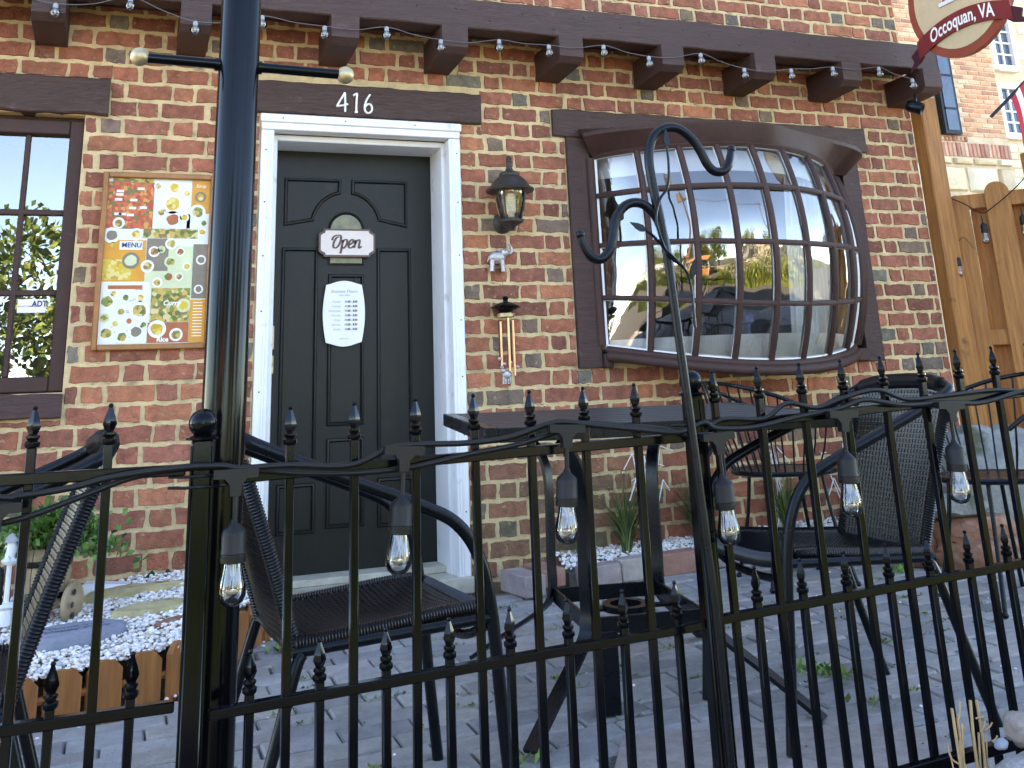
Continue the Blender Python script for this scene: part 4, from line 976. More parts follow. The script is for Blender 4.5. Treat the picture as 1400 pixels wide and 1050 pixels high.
b = MB(); b.lathe([(0, .70), (.28, .70), (.285, .708), (.285, .722), (.28, .728), (0, .728)], (0, 0, 0), 32); b.build('tabletop', M['satin'], t, 40)
b = MB(); b.tube([(0, 0, .02), (0, 0, .70)], .02, 10); b.build('pedestal', M['satin'], t, 60)
for k in range(3):
    a = k * 2 * pi / 3; b = MB(); b.tube(smoothpath([(0, 0, .14), (.12 * cos(a), .12 * sin(a), .09), (.24 * cos(a), .24 * sin(a), .0)], 5), .011, 7); b.build('leg', M['satin'], t, 60)

# ================================================================== GARDEN BEDS
def mound(x, y):   # top of the left gravel bed
    e = max(0, min(1, (y + 1.0) / 1.0)); return .088 + .097 * e + .02 * sin(x * 7) * e
b = MB(); n = 24; V = []; F = []
def bededge(x): return (-1.02 + (x + .19) * .36 if x < .22 else -.885 + (x - .22) * 1.55) + .03
xsB = [-1.6 + (.58 + 1.6) * i / n for i in range(n + 1)]
for i, x in enumerate(xsB):
    e = min(-.05, bededge(x))
    for k in range(7): y = e + (0 - e) * k / 6; V.append((x, y, mound(x, y) - .012))
for i in range(n):
    for k in range(6): F.append((i * 7 + k, i * 7 + 7 + k, i * 7 + 8 + k, i * 7 + 1 + k))
b.add(V, F); tag(b.build('gravel_bed', M['soil']), kind='structure')
t_ = (1 + 5 ** .5) / 2
ICV = [Vector(v).normalized() for v in ((-1, t_, 0), (1, t_, 0), (-1, -t_, 0), (1, -t_, 0), (0, -1, t_), (0, 1, t_), (0, -1, -t_), (0, 1, -t_), (t_, 0, -1), (t_, 0, 1), (-t_, 0, -1), (-t_, 0, 1))]
ICF = [(0, 11, 5), (0, 5, 1), (0, 1, 7), (0, 7, 10), (0, 10, 11), (1, 5, 9), (5, 11, 4), (11, 10, 2), (10, 7, 6), (7, 1, 8), (3, 9, 4), (3, 4, 2), (3, 2, 6), (3, 6, 8), (3, 8, 9), (4, 9, 5), (2, 4, 11), (6, 2, 10), (8, 6, 7), (9, 8, 1)]
def pebble(mb, x, y, z, r):
    k = random.random(); g = rnd(.72, .92)
    mb.tint = (g, g * .97, g * .95) if k < .62 else (g, g * .88, g * .80) if k < .82 else (g * .62, g * .63, g * .68) if k < .95 else (g * .8, g * .62, g * .5)
    R = Matrix.Rotation(rnd(0, 6.28), 3, 'Z') @ Matrix.Rotation(rnd(-.5, .5), 3, 'X'); sx, sy, sz = rnd(.8, 1.35), rnd(.75, 1.1), rnd(.5, .8)
    mb.add([Vector((x, y, z)) + R @ Vector((v.x * r * sx * rnd(.85, 1.12), v.y * r * sy * rnd(.85, 1.12), v.z * r * sz)) for v in ICV], ICF)
b = MB()
for _ in range(9500):
    x = rnd(-.75, .575); e = bededge(x)
    if e > -.02: continue
    y = rnd(e - .045, -.01); pebble(b, x, y, mound(x, y) + rnd(-.010, .006), rnd(.006, .0115))
for _ in range(90):
    x = rnd(-.5, .62); e = bededge(x) - .05; y = e - abs(random.gauss(0, .04)); pebble(b, x, y, G(x, y) + .003, rnd(.005, .010))
for _ in range(120): x = rnd(-.3, 3.5); y = rnd(-2.6, -.25); pebble(b, x, y, G(x, y) + .001, rnd(.002, .006))
tag(b.build('white_gravel', M['pebble'], None, 50), kind='stuff')
# stained edging
ed = thing('garden_edging', 'orange stained dog-ear wooden edging along the white gravel bed', 'garden edging', (0, 0, 0))
P = [Vector((-.86, -1.29, 0)), Vector((-.19, -1.035, 0)), Vector((.22, -.885, 0)), Vector((.44, -.60, 0)), Vector((.60, -.34, 0)), Vector((.64, -.02, 0))]
def along(P, d):
    for i in range(len(P) - 1):
        L = (P[i + 1] - P[i]).length
        if d <= L: return P[i].lerp(P[i + 1], d / L), (P[i + 1] - P[i]).normalized()
        d -= L
    return None
d = .05
while True:
    q = along(P, d)
    if not q: break
    p, tn = q; wv = .118; h = .152 + rnd(-.006, .006); nn = Vector((tn.y, -tn.x, 0)); dz = rnd(-.004, .004)
    b = MB(); b.prism([(-wv / 2 + .006, -.06), (wv / 2 - .006, -.06), (wv / 2 - .006, h - .028), (wv / 2 - .032, h), (-wv / 2 + .032, h), (-wv / 2 + .006, h - .028)], lambda a, c, e: p + tn * a + nn * (.011 - e + .001 * sin(a * 90)) + Vector((0, 0, G(p.x, p.y) + c + dz)), .022)
    b.build('edging_board', M['cedar_edge'], ed, 30); d += wv + .006 + rnd(0, .004)
b = MB(); b.tube([p + Vector((0, 0, .02)) - Vector((0, -.01, 0)) for p in P], .012, 6); b.build('ground_rail', M['cedar_edge'], ed)
def stone(name, label, cat, pts, z0, z1, m, jag=.008, dome=.01, text=None):
    b = MB(); n = len(pts); cx = sum(p[0] for p in pts) / n; cy = sum(p[1] for p in pts) / n; V = []
    for (s, z) in ((1.02, z0), (1.04, (z0 + z1) / 2), (1.0, z1 - .004), (.93, z1), (.55, z1 + dome), (.2, z1 + dome)):
        for (x, y) in pts: V.append((cx + (x - cx) * s + rnd(-jag, jag), cy + (y - cy) * s + rnd(-jag, jag), z + rnd(-jag, jag) * .4))
    F = [(L * n + k, L * n + (k + 1) % n, L * n + n + (k + 1) % n, L * n + n + k) for L in range(5) for k in range(n)] + [tuple(5 * n + k for k in range(n))]
    b.add(V, F); return tag(b.build(name, m, None, 35), label, cat)
def ov(cx, cy, rx, ry, n=14, rot=0, j=.12): return [(cx + rx * cos(rot) * cos(a) * (1 + rnd(-j, j)) - ry * sin(rot) * sin(a), cy + rx * sin(rot) * cos(a) + ry * cos(rot) * sin(a) * (1 + rnd(-j, j))) for a in [2 * pi * k / n for k in range(n)]]
ss = stone('stepping_stone', 'blue-grey oval stepping stone with engraved lettering on the white gravel', 'stepping stone', ov(-.085, -.66, .165, .12, 16, .2, .05), .10, .148, M['bluestone'], .004, .001)
b = MB(); Rz = Matrix.Rotation(.2, 3, 'Z')
for s, yy in (('Thank You', .025), ('Happy Place', -.02)): text_mb(b, s, .042, lambda a, c, d, yy=yy: tuple(Vector((-.085, -.66, .1502)) + Rz @ Vector((a, c + yy, 0))), bold=.0006)
b.build('engraving', mat('engraving', (.10, .115, .15), .9, .1), ss)
stone('flat_stone', 'long mossy yellow flat stone in the gravel nearest the brick wall', 'stone', ov(.13, -.20, .22, .075, 14, .05), .12, .185, M['flatstone'], .010)
stone('flat_stone', 'tan wedge-shaped flat stone in the gravel before the mossy one', 'stone', ov(.17, -.45, .155, .085, 9, .35, .2), .10, .160, M['flatstone'], .010)
stone('flat_stone', 'small orange flat stone against the wooden edging', 'stone', ov(.26, -.62, .10, .05, 9, .5, .2), .09, .130, M['sandstone'], .006)
# barrel planter
bp = thing('barrel_planter', 'little wooden barrel planter cart with spoked wheel and green flowering plant', 'planter', (-.215, -.36, .175), radians(-12))
b = MB(); n = 14
for k in range(n):
    a0, a1 = 2 * pi * k / n + .02, 2 * pi * (k + 1) / n - .02; V = []
    for (r, h) in ((.074, .0), (.090, .06), (.094, .11), (.088, .18), (.084, .205)):
        for rr in (r, r - .010): V += [(rr * cos(a0), rr * sin(a0), h), (rr * cos(a1), rr * sin(a1), h)]
    F = []
    for L in range(4):
        o = L * 4; F += [(o, o + 1, o + 5, o + 4), (o + 3, o + 2, o + 6, o + 7), (o + 2, o, o + 4, o + 6), (o + 1, o + 3, o + 7, o + 5)]
    F += [(16, 17, 19, 18), (0, 2, 3, 1)]
    s_ = MB(); s_.add(V, F); s_.build('stave', M['barrel'], bp)
b = MB(); b.lathe([(0, .185), (.080, .185)], (0, 0, 0), 16); b.lathe([(0, .01), (.07, .01)], (0, 0, 0), 16); b.build('potting_soil', M['soil'], bp)
for r, h in ((.0885, .045), (.0915, .155)):
    b = MB(); b.lathe([(r - .002, h - .010), (r + .003, h - .010), (r + .004, h + .010), (r - .002, h + .010)], (0, 0, 0), 24); b.build('iron_band', M['satin'], bp, 40)
for sx in (1, -1):
    b = MB(); ax = Vector((sx * .9, -.43 * sx * 0, 0)).normalized(); b.lathe([(0, -.009), (.066, -.009), (.070, -.005), (.070, .006), (.066, .010), (.030, .011), (.024, .016), (0, .017)], (sx * .112, -.03, .015), 22, (sx, -.25, 0)); wh = b.build('wheel', M['wheelw'], bp, 40)
    for k in range(6): a = k * pi / 3; b = MB(); b.lathe([(0, .0118), (.011, .0118), (.011, .013), (0, .0131)], Vector((sx * .112, -.03, .015)) + Vector((0, .044 * cos(a), .044 * sin(a))), 8, (sx, -.25, 0)); b.build('wheel_hole_disc', M['dark'], wh)  # dark discs on the solid wheel, painted as the shade inside holes
b = MB(); b.tube([(-.12, -.03, .015), (.12, -.03, .015)], .010, 8); b.build('axle', M['wheelw'], bp)
def leaves(mb, n, fn, size, cols, asp=.42):
    for _ in range(n):
        p, out_ = fn(); s = size * rnd(.6, 1.3); d = (out_.normalized() + Vector((rnd(-.7, .7), rnd(-.7, .7), rnd(-.5, .8)))).normalized(); side = d.cross(Vector((rnd(-1, 1), rnd(-1, 1), rnd(-.2, 1)))).normalized(); up = side.cross(d)
        c = random.choice(cols); f = rnd(.7, 1.25); mb.tint = tuple(q * f for q in c)
        mb.add([p, p + d * s * .5 + side * s * asp + up * s * .08, p + d * s, p + d * s * .5 - side * s * asp + up * s * .08], [(0, 1, 2), (0, 2, 3)])
b = MB(); g1 = [(.045, .13, .02), (.08, .20, .03), (.03, .085, .015), (.11, .22, .05)]
def fol():
    a = rnd(0, 2 * pi); r = abs(random.gauss(0, .075)); z = .20 + abs(random.gauss(0, .055)) - max(0, r - .09) * .7; return Vector((r * cos(a) * 1.45 + .02, r * sin(a), z)), Vector((cos(a), sin(a), .6))
leaves(b, 2400, fol, .030, g1)
leaves(b, 120, fol, .014, [(.62, .55, .48), (.55, .38, .33)])
b.build('foliage', M['leaf'], bp)
b = MB()
for _ in range(26): a = rnd(0, 6.28); r = rnd(.04, .13); b.tube([(0, 0, .18), (r * .4 * cos(a), r * .4 * sin(a), .24), (r * cos(a), r * sin(a), .24 + rnd(-.06, .06))], .0016, 4)
b.build('stem', M['leaf'], bp)
b = MB(); gl = thing('garden_lantern', 'white garden lantern stake beside the barrel planter at the left edge', 'lantern', (-.325, -.46, .145))
b.lathe([(.020, 0), (.022, .02), (.018, .05), (.030, .06), (.03, .07), (.02, .075)], (0, 0, 0), 12); b.tube([(0, 0, .07), (0, 0, .21)], .009, 8); b.lathe([(.024, .20), (.030, .21), (.018, .22)], (0, 0, 0), 12); b.build('stand', M['white_plastic'], gl, 40)
b = MB(); b.lathe([(.018, .22), (.021, .25), (.018, .27)], (0, 0, 0), 12); b.build('lens', M['paperw'], gl, 40); b = MB(); b.lathe([(.028, .27), (.024, .28), (.01, .295), (0, .30)], (0, 0, 0), 12); b.build('cap', M['cap'], gl, 40)
b = MB(); b.box((.0, 0, 0), (.18, .11, .05), Matrix.Rotation(.1, 3, 'Y'), .015); tag(b.build('white_block', M['white_plastic'], None, 40, (.0, -.13, .18)), 'pale blue-white block half sunk in the gravel behind the barrel wheel', 'block')
# small weed leaf
b = MB(); b.tint = (.02, .05, .015)
for s in (-1, 1): b.add([(.20, -.03, .19), (.20 + s * .03, -.05, .225), (.20 + s * .055, -.05, .20), (.20 + s * .03, -.06, .185)], [(0, 1, 2, 3)])
tag(b.build('seedling', M['leaf'], None), 'dark two-leaved seedling growing from the gravel at the brick wall', 'plant')
# right bed: edging bricks, gravel, grasses
rb = thing('brick_edging', 'row of weathered edging bricks holding the narrow gravel bed under the bow window', 'edging', (0, 0, 0))
def eb(x, y, z, dx, dy, dz, rz, m): b = MB(); b.box((0, 0, 0), (dx, dy, dz), Matrix.Rotation(rz, 3, 'Z') @ Matrix.Rotation(rnd(-.04, .04), 3, 'Y'), .006); return b.build('brick', m, rb, 40, (x, y, z))
edgm = [mat('edging_brick', c, .9, .25, 12, 1, 60, dirt=((.42, .38, .34), 18, .6)) for c in ((.30, .24, .24), (.34, .17, .13), (.27, .25, .26), (.40, .34, .31))]
x = 1.98; i = 0
while x < 4.3:
    l = rnd(.19, .215); eb(x + l / 2, -.205 + rnd(-.012, .012), G(x, -.2) + .042 + rnd(-.008, .008), l, .095, .095, rnd(-.05, .05), edgm[(0, 3, 1, 2, 0, 1)[i % 6]]); x += l + .008; i += 1
bl = MB(); bl.box((0, 0, 0), (.105, .24, .088), Matrix.Rotation(.12, 3, 'Z'), .006); tag(bl.build('loose_brick', edgm[0], None, 40, (1.715, -.20, G(1.7, -.2) + .045)), 'grey-pink paving brick lying end-on beside the door frame', 'brick')
bl = MB(); bl.box((0, 0, 0), (.11, .23, .075), Matrix.Rotation(.05, 3, 'Z'), .006); tag(bl.build('loose_brick', edgm[1], None, 40, (1.845, -.13, G(1.8, -.1) + .05)), 'red edging brick leaning at the wall right of the grey paving brick', 'brick')
b = MB(); b.box((3.05, -.09, .03), (2.2, .17, .06)); tag(b.build('planting_bed', M['soil']), kind='structure')
b = MB()
for _ in range(2600): x = rnd(1.95, 4.2); y = rnd(-.16, -.008); pebble(b, x, y, .062 + G(x, 0) + .05 * ((y + .16) / .16) + rnd(-.006, .006), rnd(.006, .012))
tag(b.build('white_gravel', M['pebble'], None, 50), kind='stuff')
def grass(label, x, y, z, n, h, spread, group=None):
    t = MB(); t.v = []
    for _ in range(int(n * 1.6)):
        a = rnd(0, 2 * pi); L = h * rnd(.5, 1.1); lean = rnd(.05, spread); w0 = .0040 * rnd(.7, 1.3); c = random.choice([(.05, .11, .025), (.075, .15, .035), (.035, .08, .02), (.20, .19, .08)]); ff = rnd(.75, 1.25); t.tint = tuple(q * ff for q in c)
        d = Vector((cos(a), sin(a) * .6, 0)); s = Vector((-d.y, d.x, 0)).normalized(); p = Vector((x, y, z)) + d * rnd(0, .02); V = []
        for k in range(6):
            q = k / 5; P = p + Vector((0, 0, L * (q - .45 * lean * q * q))) + d * (L * lean * q * q * 1.1); ww = w0 * (1 - q * .85); V += [P - s * ww, P + s * ww]
        t.add(V, [(2 * k, 2 * k + 1, 2 * k + 3, 2 * k + 2) for k in range(5)])
    return tag(t.build('grass_clump', M['leaf'], None), label, 'ornamental grass', group)
grass('short narrow grass clump nearest the door in the gravel bed', 2.06, -.08, .07, 70, .20, .45)
grass('arching grass clump with drooping blades left of the white twigs', 2.30, -.07, .08, 110, .46, 1.0)
grass('dense upright grass clump right of the white twigs under the bow window', 2.70, -.08, .08, 190, .42, .75)
grass('dark grass clump behind the wire chair seat', 3.20, -.09, .09, 170, .36, .55)
grass('sparse yellowing grass stalks at the far end of the gravel bed', 3.75, -.08, .10, 30, .48, .5)
for (x, lab) in ((2.42, 'bundle of white painted twigs standing between two grass clumps by the wall'), (3.18, 'white painted twigs against the bricks behind the wire chair back'), (3.62, 'drooping white twigs beside the rightmost grass stalks')):
    b = MB()
    for _ in range(11):
        p = Vector((x + rnd(-.04, .04), -.06, .10)); q = p + Vector((rnd(-.13, .13), rnd(-.02, .03), rnd(.25, .48))); r = q + Vector((rnd(-.10, .10), rnd(-.02, .02), rnd(-.12, .05)))
        if x > 2.42: p.z = .16
        b.bar(p, q, .006, .004); b.bar(q, r, .006, .004)
    tag(b.build('twig_bundle', M['twig']), lab, 'twigs')
b = MB()
for k in range(34):
    a = k * 2.4; r = .012 + .0022 * k; tl = .5 - .012 * k; c = (.24, .42, .14) if k % 3 else (.34, .50, .22); b.tint = c; d = Vector((cos(a), sin(a), 0)); s = Vector((-d.y, d.x, 0)); p = Vector((3.33, -.11, .10 + .03 * (1 - k / 34)))
    b.add([p, p + d * r * .6 + s * r * .3 + Vector((0, 0, r * tl)), p + d * r + Vector((0, 0, r * tl * 1.3)), p + d * r * .6 - s * r * .3 + Vector((0, 0, r * tl))], [(0, 1, 2, 3)])
tag(b.build('succulent', M['leaf']), 'pale green rosette succulent in the gravel behind the woven seat', 'plant')
# boulder and red sandstone blocks
def boulder(name, label, c, sc, m, seed, amp=.16, sub=4, flatten=None, parent=None):
    bm = bmesh.new(); bmesh.ops.create_icosphere(bm, subdivisions=sub, radius=1)
    for v in bm.verts:
        q = v.co.copy(); k = 1 + amp * noise.noise(q * 1.3 + Vector((seed, seed, 0))) + amp * .4 * noise.noise(q * 4 + Vector((seed, 0, 3)))
        q = q * k
        if flatten: q = Vector([max(-flatten, min(flatten, w_)) * (1 + .05 * noise.noise(v.co * 6 + Vector((seed, 2, 1)))) for w_ in q])
        v.co = Vector((q.x * sc[0], q.y * sc[1], q.z * sc[2]))
    me = bpy.data.meshes.new(name); bm.to_mesh(me); bm.free(); me.materials.append(m); me.polygons.foreach_set('use_smooth', [True] * len(me.polygons)); me.set_sharp_from_angle(angle=radians(40))
    o = bpy.data.objects.new(name, me); COL.objects.link(o); o.location = c; return tag(o, label, 'rock')
boulder('boulder', 'large pale grey rounded boulder before the wooden fence', (4.18, -.54, .22), (.41, .28, .385), M['greystone'], 3, .30)
boulder('sandstone_block', 'flat grey stone slab capping the red sandstone blocks', (3.64, -.72, .265), (.20, .19, .055), M['greystone'], 11, .12, 3, .8)
boulder('sandstone_block', 'red sandstone block with rough broken face under the grey slab', (3.72, -.76, .14), (.24, .17, .10), M['sandstone'], 17, .12, 4, .8)
boulder('sandstone_block', 'smooth orange sandstone block lowest at the foot of the boulder', (3.72, -.86, .055), (.27, .20, .10), M['sandstone'], 23, .08, 4, .8)
boulder('sandstone_block', 'small red brick-like stone left of the broken sandstone', (3.46, -.66, .10), (.10, .14, .12), M['sandstone'], 29, .08, 3, .75)
# street side: granite stone, dried stalks, pale rock
boulder('granite_kerbstone', 'speckled dark granite stone at the bottom right before the fence', (1.70, -3.04, .03), (.225, .09, .150), M['granite'], 41, .10, 4, .86)
boulder('small_rock', 'small knobbly cream rock on the granite stone', (1.668, -3.0, .190), (.030, .028, .030), M['slab'], 47, .35, 3)
boulder('small_rock', 'tiny blue-white pebble beside the cream rock on the granite stone', (1.612, -3.0, .172), (.014, .012, .010), M['bluestone'], 51, .2, 3)
b = MB()
for (x, z, k) in ((1.572, .22, .0040), (1.583, .20, .0035), (1.588, .19, .003), (1.620, .228, .0042), (1.632, .225, .004), (1.628, .17, .003), (1.558, .16, .002), (1.575, .165, .0022), (1.645, .17, .002)):
    P = smoothpath([(x + rnd(-.008, .008), -2.925, .06), (x + rnd(-.006, .006), -2.925, .06 + (z - .06) * .5), (x + rnd(-.015, .015), -2.925 + rnd(-.008, .008), z)], 4); b.tube(P, [k * .75 for _ in P], 6)
for (x, z, dx, dz) in ((1.628, .195, .018, .002), (1.634, .170, .014, .022), (1.646, .172, .018, .012), (1.582, .195, .010, .036), (1.57, .125, -.024, .028), (1.66, .15, .012, .010)): b.tube(smoothpath([(x, -2.926, z), (x + dx * .7, -2.928, z + dz * .4), (x + dx, -2.93, z + dz)], 3), .0018, 5)
tag(b.build('dried_stalks', M['straw'], None, 60), 'cut dry straw-coloured plant stalks poking up beside the granite stone', 'dry plant')
# weeds in the paving
b = MB()
for _ in range(110):
    x, y = rnd(.5, 3.2), rnd(-2.6, -.35); y = round((y + 2.93 + .054) / PD) * PD - 2.93 - .054 + PD / 2 * 0
    for _ in range(random.randint(4, 26)):
        b.tint = tuple(q * rnd(.7, 1.3) for q in random.choice([(.10, .19, .04), (.16, .24, .07), (.07, .13, .03), (.22, .22, .10)])); p = Vector((x + random.gauss(0, .03), y + random.gauss(0, .006), G(x, y))); a = rnd(0, 6.28); d = Vector((cos(a), sin(a), rnd(.2, 1.2))).normalized(); L = rnd(.006, .02); s = d.cross(Vector((0, 0, 1))).normalized() * L * .3
        b.add([p, p + d * L * .5 + s, p + d * L, p + d * L * .5 - s], [(0, 1, 2, 3)])
for (x, y, n) in ((2.12, -1.72, 60), (2.15, -1.80, 40), (1.03, -1.95, 20), (2.06, -2.05, 14), (3.3, -.75, 60), (.62, -.55, 40)):
    for _ in range(n):
        b.tint = tuple(q * rnd(.8, 1.3) for q in (.13, .24, .05)); p = Vector((x + random.gauss(0, .03), y + random.gauss(0, .03), G(x, y))); a = rnd(0, 6.28); d = Vector((cos(a), sin(a), rnd(.4, 1.5))).normalized(); L = rnd(.015, .05); s = d.cross(Vector((0, 0, 1))).normalized() * L * .22
        b.add([p, p + d * L * .5 + s, p + d * L, p + d * L * .5 - s], [(0, 1, 2, 3)])
tag(b.build('paving_weeds', M['leaf']), kind='stuff')

# ================================================================== WOODEN FENCE AT THE CORNER
wf = thing('wooden_fence', 'cedar shadowbox fence with round-topped boards at the brick corner', 'fence', (4.66, 0, 0))
D = Vector((.7, -.714, 0)); N = Vector((-.714, -.7, 0))
def wp(s, n, z): return D * s + N * n + Vector((0, 0, z))
def board(s, w_, top, n0, nm='fence_board', arc=True):
    b = MB(); pl = [(-w_ / 2, -.3), (w_ / 2, -.3), (w_ / 2, top - w_ * .5)]
    pl += [(w_ / 2 * cos(radians(a)) , top - w_ * .5 + w_ * .5 * sin(radians(a))) for a in range(15, 166, 15)] if arc else []
    pl += [(-w_ / 2, top - w_ * .5)]; tl = rnd(-.006, .006)
    b.prism(pl, lambda a, c, d: wp(s + a + tl * c, n0 - d, c), .019); return b.build(nm, M['cedar'], wf, 30)
for k, tp in enumerate((1.885, 1.945, 1.955, 1.95, 1.95, 1.95)): board(.060 + .222 * k, .135, tp + rnd(-.006, .006), .040)
for k in range(5): board(.171 + .222 * k, .098, 1.83 + rnd(-.01, .01), -.045)
for z in (1.845, 1.045, .35):
    b = MB(); b.bar(wp(-.05, 0, z), wp(1.5, 0, z), .040, .088, ch=.004); b.build('rail', M['cedar'], wf, 40)
b = MB(); b.box((4.573, -.03, 1.13), (.130, .10, 2.75), ch=.008); tag(b.build('wooden_post', M['cedar'], None, 40), 'tall square cedar post against the brick corner', 'post')
q = Vector((4.66, 0, 0)) + wp(.50, -.06, 0); b = MB(); b.box((q.x + .03, q.y, 1.02), (.10, .10, 2.2), ch=.006); tag(b.build('wooden_post', M['cedar'], None, 40), 'second cedar post rising behind the fence below the flag', 'post')
# bulbs on the wooden fence
ws = thing('string_lights', 'short string of black socket bulbs hung across the cedar fence boards', 'string lights', (4.66, 0, 0))
ub = [(.185, .066, 1.655), (.012, .085, 1.47), (.40, .066, 1.68)]
b = MB(); b.tube(smoothpath([wp(.03, .075, 1.87), wp(.10, .07, 1.83), wp(.185, .07, 1.765), wp(.25, .07, 1.79), wp(.40, .07, 1.90), wp(.52, .07, 2.02)], 5), .0035, 5); b.tube(smoothpath([wp(.012, .085, 1.53), wp(.03, .07, 1.60), wp(.07, .066, 1.63), wp(.11, .066, 1.56)], 4), .002, 5); b.build('cord', M['rubber'], ws, 60)
for i, (s, n_, z) in enumerate(ub):
    c = km.copy(); COL.objects.link(c); c.parent = ws; c.name = 'socket'; p = wp(s, n_, z); c.location = p + Vector((0, 0, .125)); c.rotation_euler = (0, 0, 0)
    for ch in (gm, hm): d = ch.copy(); COL.objects.link(d); d.parent = c

# ================================================================== HANGING SIGN AND FLAG
hg = thing('hanging_sign', 'round tan sign with red rim and ribbon reading Occoquan, VA above the beam end', 'sign', (4.2, -.80, 2.885))
SX = lambda a, c, d: Vector((d, -a, c))    # a runs towards the street, seen from -x
def circ(r, n=48): return [(r * cos(2 * pi * k / n), r * sin(2 * pi * k / n)) for k in range(n)]
b = MB(); b.prism(circ(.375), lambda a, c, d: SX(a, c, d), .03); b.build('rim', M['red'], hg, 30)
b = MB(); b.prism(circ(.325), lambda a, c, d: SX(a, c, -.003 + d), .003); b.build('face', M['tan'], hg)
def arc(a, c): return (a, c - .19 + .075 * (1 - (a / .34) ** 2) - .075 + .02)
b = MB(); V = []
for i in range(25):
    a = -.335 + .67 * i / 24
    for c in (-.052, .052):
        p = arc(a, c); V += [SX(p[0], p[1], -.016), SX(p[0], p[1], -.004)]
b.add(V, [(4 * i, 4 * i + 4, 4 * i + 6, 4 * i + 2) for i in range(24)] + [(4 * i + 2, 4 * i + 6, 4 * i + 7, 4 * i + 3) for i in range(24)] + [(4 * i + 1, 4 * i + 5, 4 * i + 4, 4 * i) for i in range(24)] + [(0, 2, 3, 1), (96, 97, 99, 98)]); b.build('ribbon', M['ribbon'], hg)
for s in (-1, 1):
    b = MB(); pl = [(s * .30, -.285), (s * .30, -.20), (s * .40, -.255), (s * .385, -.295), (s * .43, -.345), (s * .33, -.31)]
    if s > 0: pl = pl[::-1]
    b.prism(pl[::-1], lambda a, c, d: SX(a, c, -.010 + d), .008); b.build('ribbon_tail', M['ribbon_dark'], hg)  # the folded tails are a dark brown of their own
b = MB(); text_mb(b, 'Occoquan, VA', .108, lambda a, c, d: SX(*arc(a, c), -.0185), shear=.10, sx=.72, bold=.0022); b.build('lettering', M['textw'], hg)
em = MB(); em.box((-.001, .0, .08), (.010, .24, .22)); emo = em.build('emblem_house', mat('emblem_brick', (.38, .05, .05), .6, .1), hg)
b = MB()
for k in range(9): b.box((-.0075, 0, -.015 + k * .024), (.003, .24, .0035))
for k in range(-4, 5): b.box((-.0075, k * .028, .08), (.0028, .0035, .22))
b.box((-.0075, 0, -.040), (.008, .27, .022)); b.box((-.0085, -.01, .04), (.006, .07, .15)); b.build('emblem_trim', M['paperw'], emo)
b = MB(); b.box((-.012, -.01, .03), (.003, .045, .12)); b.build('emblem_door', M['navy'], emo)
b = MB(); b.tube([(4.2, -1.25, 3.36), (4.2, .0, 3.36)], .02, 8); 
for dy in (-.25, .25): b.tube([(4.215, -.80 + dy, 3.36), (4.215, -.80 + dy, 3.15)], .006, 6)
tag(b.build('sign_bracket', M['satin'], None, 50), 'black iron bracket arm carrying the round hanging sign', 'bracket')
# flag
fg = thing('flag', 'stars and stripes flag hanging from a slanted pole at the right edge', 'flag', (5.70, .50, 2.60))
b = MB(); b.tube([(0, .0, .0), (.75, -.25, .68)], .012, 8); b.build('flag_pole', M['satin'], fg)
b = MB(); n = 12; V = []
A = Vector((.16, -.053, .145)); Bv = Vector((.62, -.207, .562))
for i in range(n + 1):
    for k in range(14):
        t = i / n; h = k / 13; P = A.lerp(Bv, h) + Vector((.06 * t, -.02 * t, -.62 * t)) + Vector((-.3, -.7, 0)) * .030 * sin(t * 7 + h * 4); V.append(P)
for i in range(n):
    for k in range(13):
        b.m = 2 if (k >= 6 and i < 5) else (0 if k % 2 == 0 else 1); b.add([V[i * 14 + k], V[i * 14 + 14 + k], V[i * 14 + 15 + k], V[i * 14 + 1 + k]], [(0, 1, 2, 3)])
b.build('cloth', [M['flagred'], M['flagwhite'], M['flagblue']], fg, 60)
b = MB()
for i in range(5):
    for k in range(4):
        P = V[min(4, i) * 14 + 7 + k] + Vector((-.012, -.012, -.02)); b.ball(P, .010, 5)
b.build('star', M['flagwhite'], fg)

# ================================================================== BUILDINGS BEYOND
nb = thing('neighbour_building', 'sunny salmon brick building on a rough stone base beyond the fence', 'building', (0, 0, 0))  # looks bright through its own pale brick and stone colours
NY = 6.0
b = MB(); b.box((9.3, NY + 2.5, 3.6), (5.4, 4.9, 9.0)); nbw = b.build('wall', M['bgmortar'], nb)
b = MB(); b.box((9.3, NY + 2.5, 8.3), (5.8, 5.4, .4)); b.build('roof', M['asphalt'], nb)
sbm = mat('salmon_brick', rough=.9, var=.2, scale=10, bump=.8, bscale=40, attr='tint')
SB = [(.56, .27, .16), (.60, .31, .19), (.53, .24, .14), (.62, .36, .23), (.57, .29, .18), (.42, .19, .13), (.64, .42, .29)]
vis = []; restb = MB()
def slabbrick(mb, x0, x1, z0, z1, y, cols, pr=.010, j=.004):
    ff = rnd(.86, 1.14); mb.tint = tuple(q * ff for q in random.choice(cols)); e = lambda: rnd(-j, j); k = pr * .6
    A = [(x0 + e(), y, z0 + e()), (x1 + e(), y, z0 + e()), (x1 + e(), y, z1 + e()), (x0 + e(), y, z1 + e())]; F = [(p[0] + (k if i in (0, 3) else -k), y - pr + e() * .5, p[2] + (k if i < 2 else -k)) for i, p in enumerate(A)]
    mb.add(A + F, [(4, 5, 6, 7), (0, 1, 5, 4), (1, 2, 6, 5), (2, 3, 7, 6), (3, 0, 4, 7)])
row = 0; z = 4.13
while z < 8.0:
    x = 9.6 + (row % 2) * .11
    while x < 11.95:
        if not (10.78 < x + .1 < 11.05 and z < 5.6) or True:
            if z < 6.6: vis.append((x, min(11.98, x + .205), z + .006, z + .066))
            else: slabbrick(restb, x, min(11.98, x + .205), z + .006, z + .066, NY + .05, SB)
        x += .217
    z += .073; row += 1
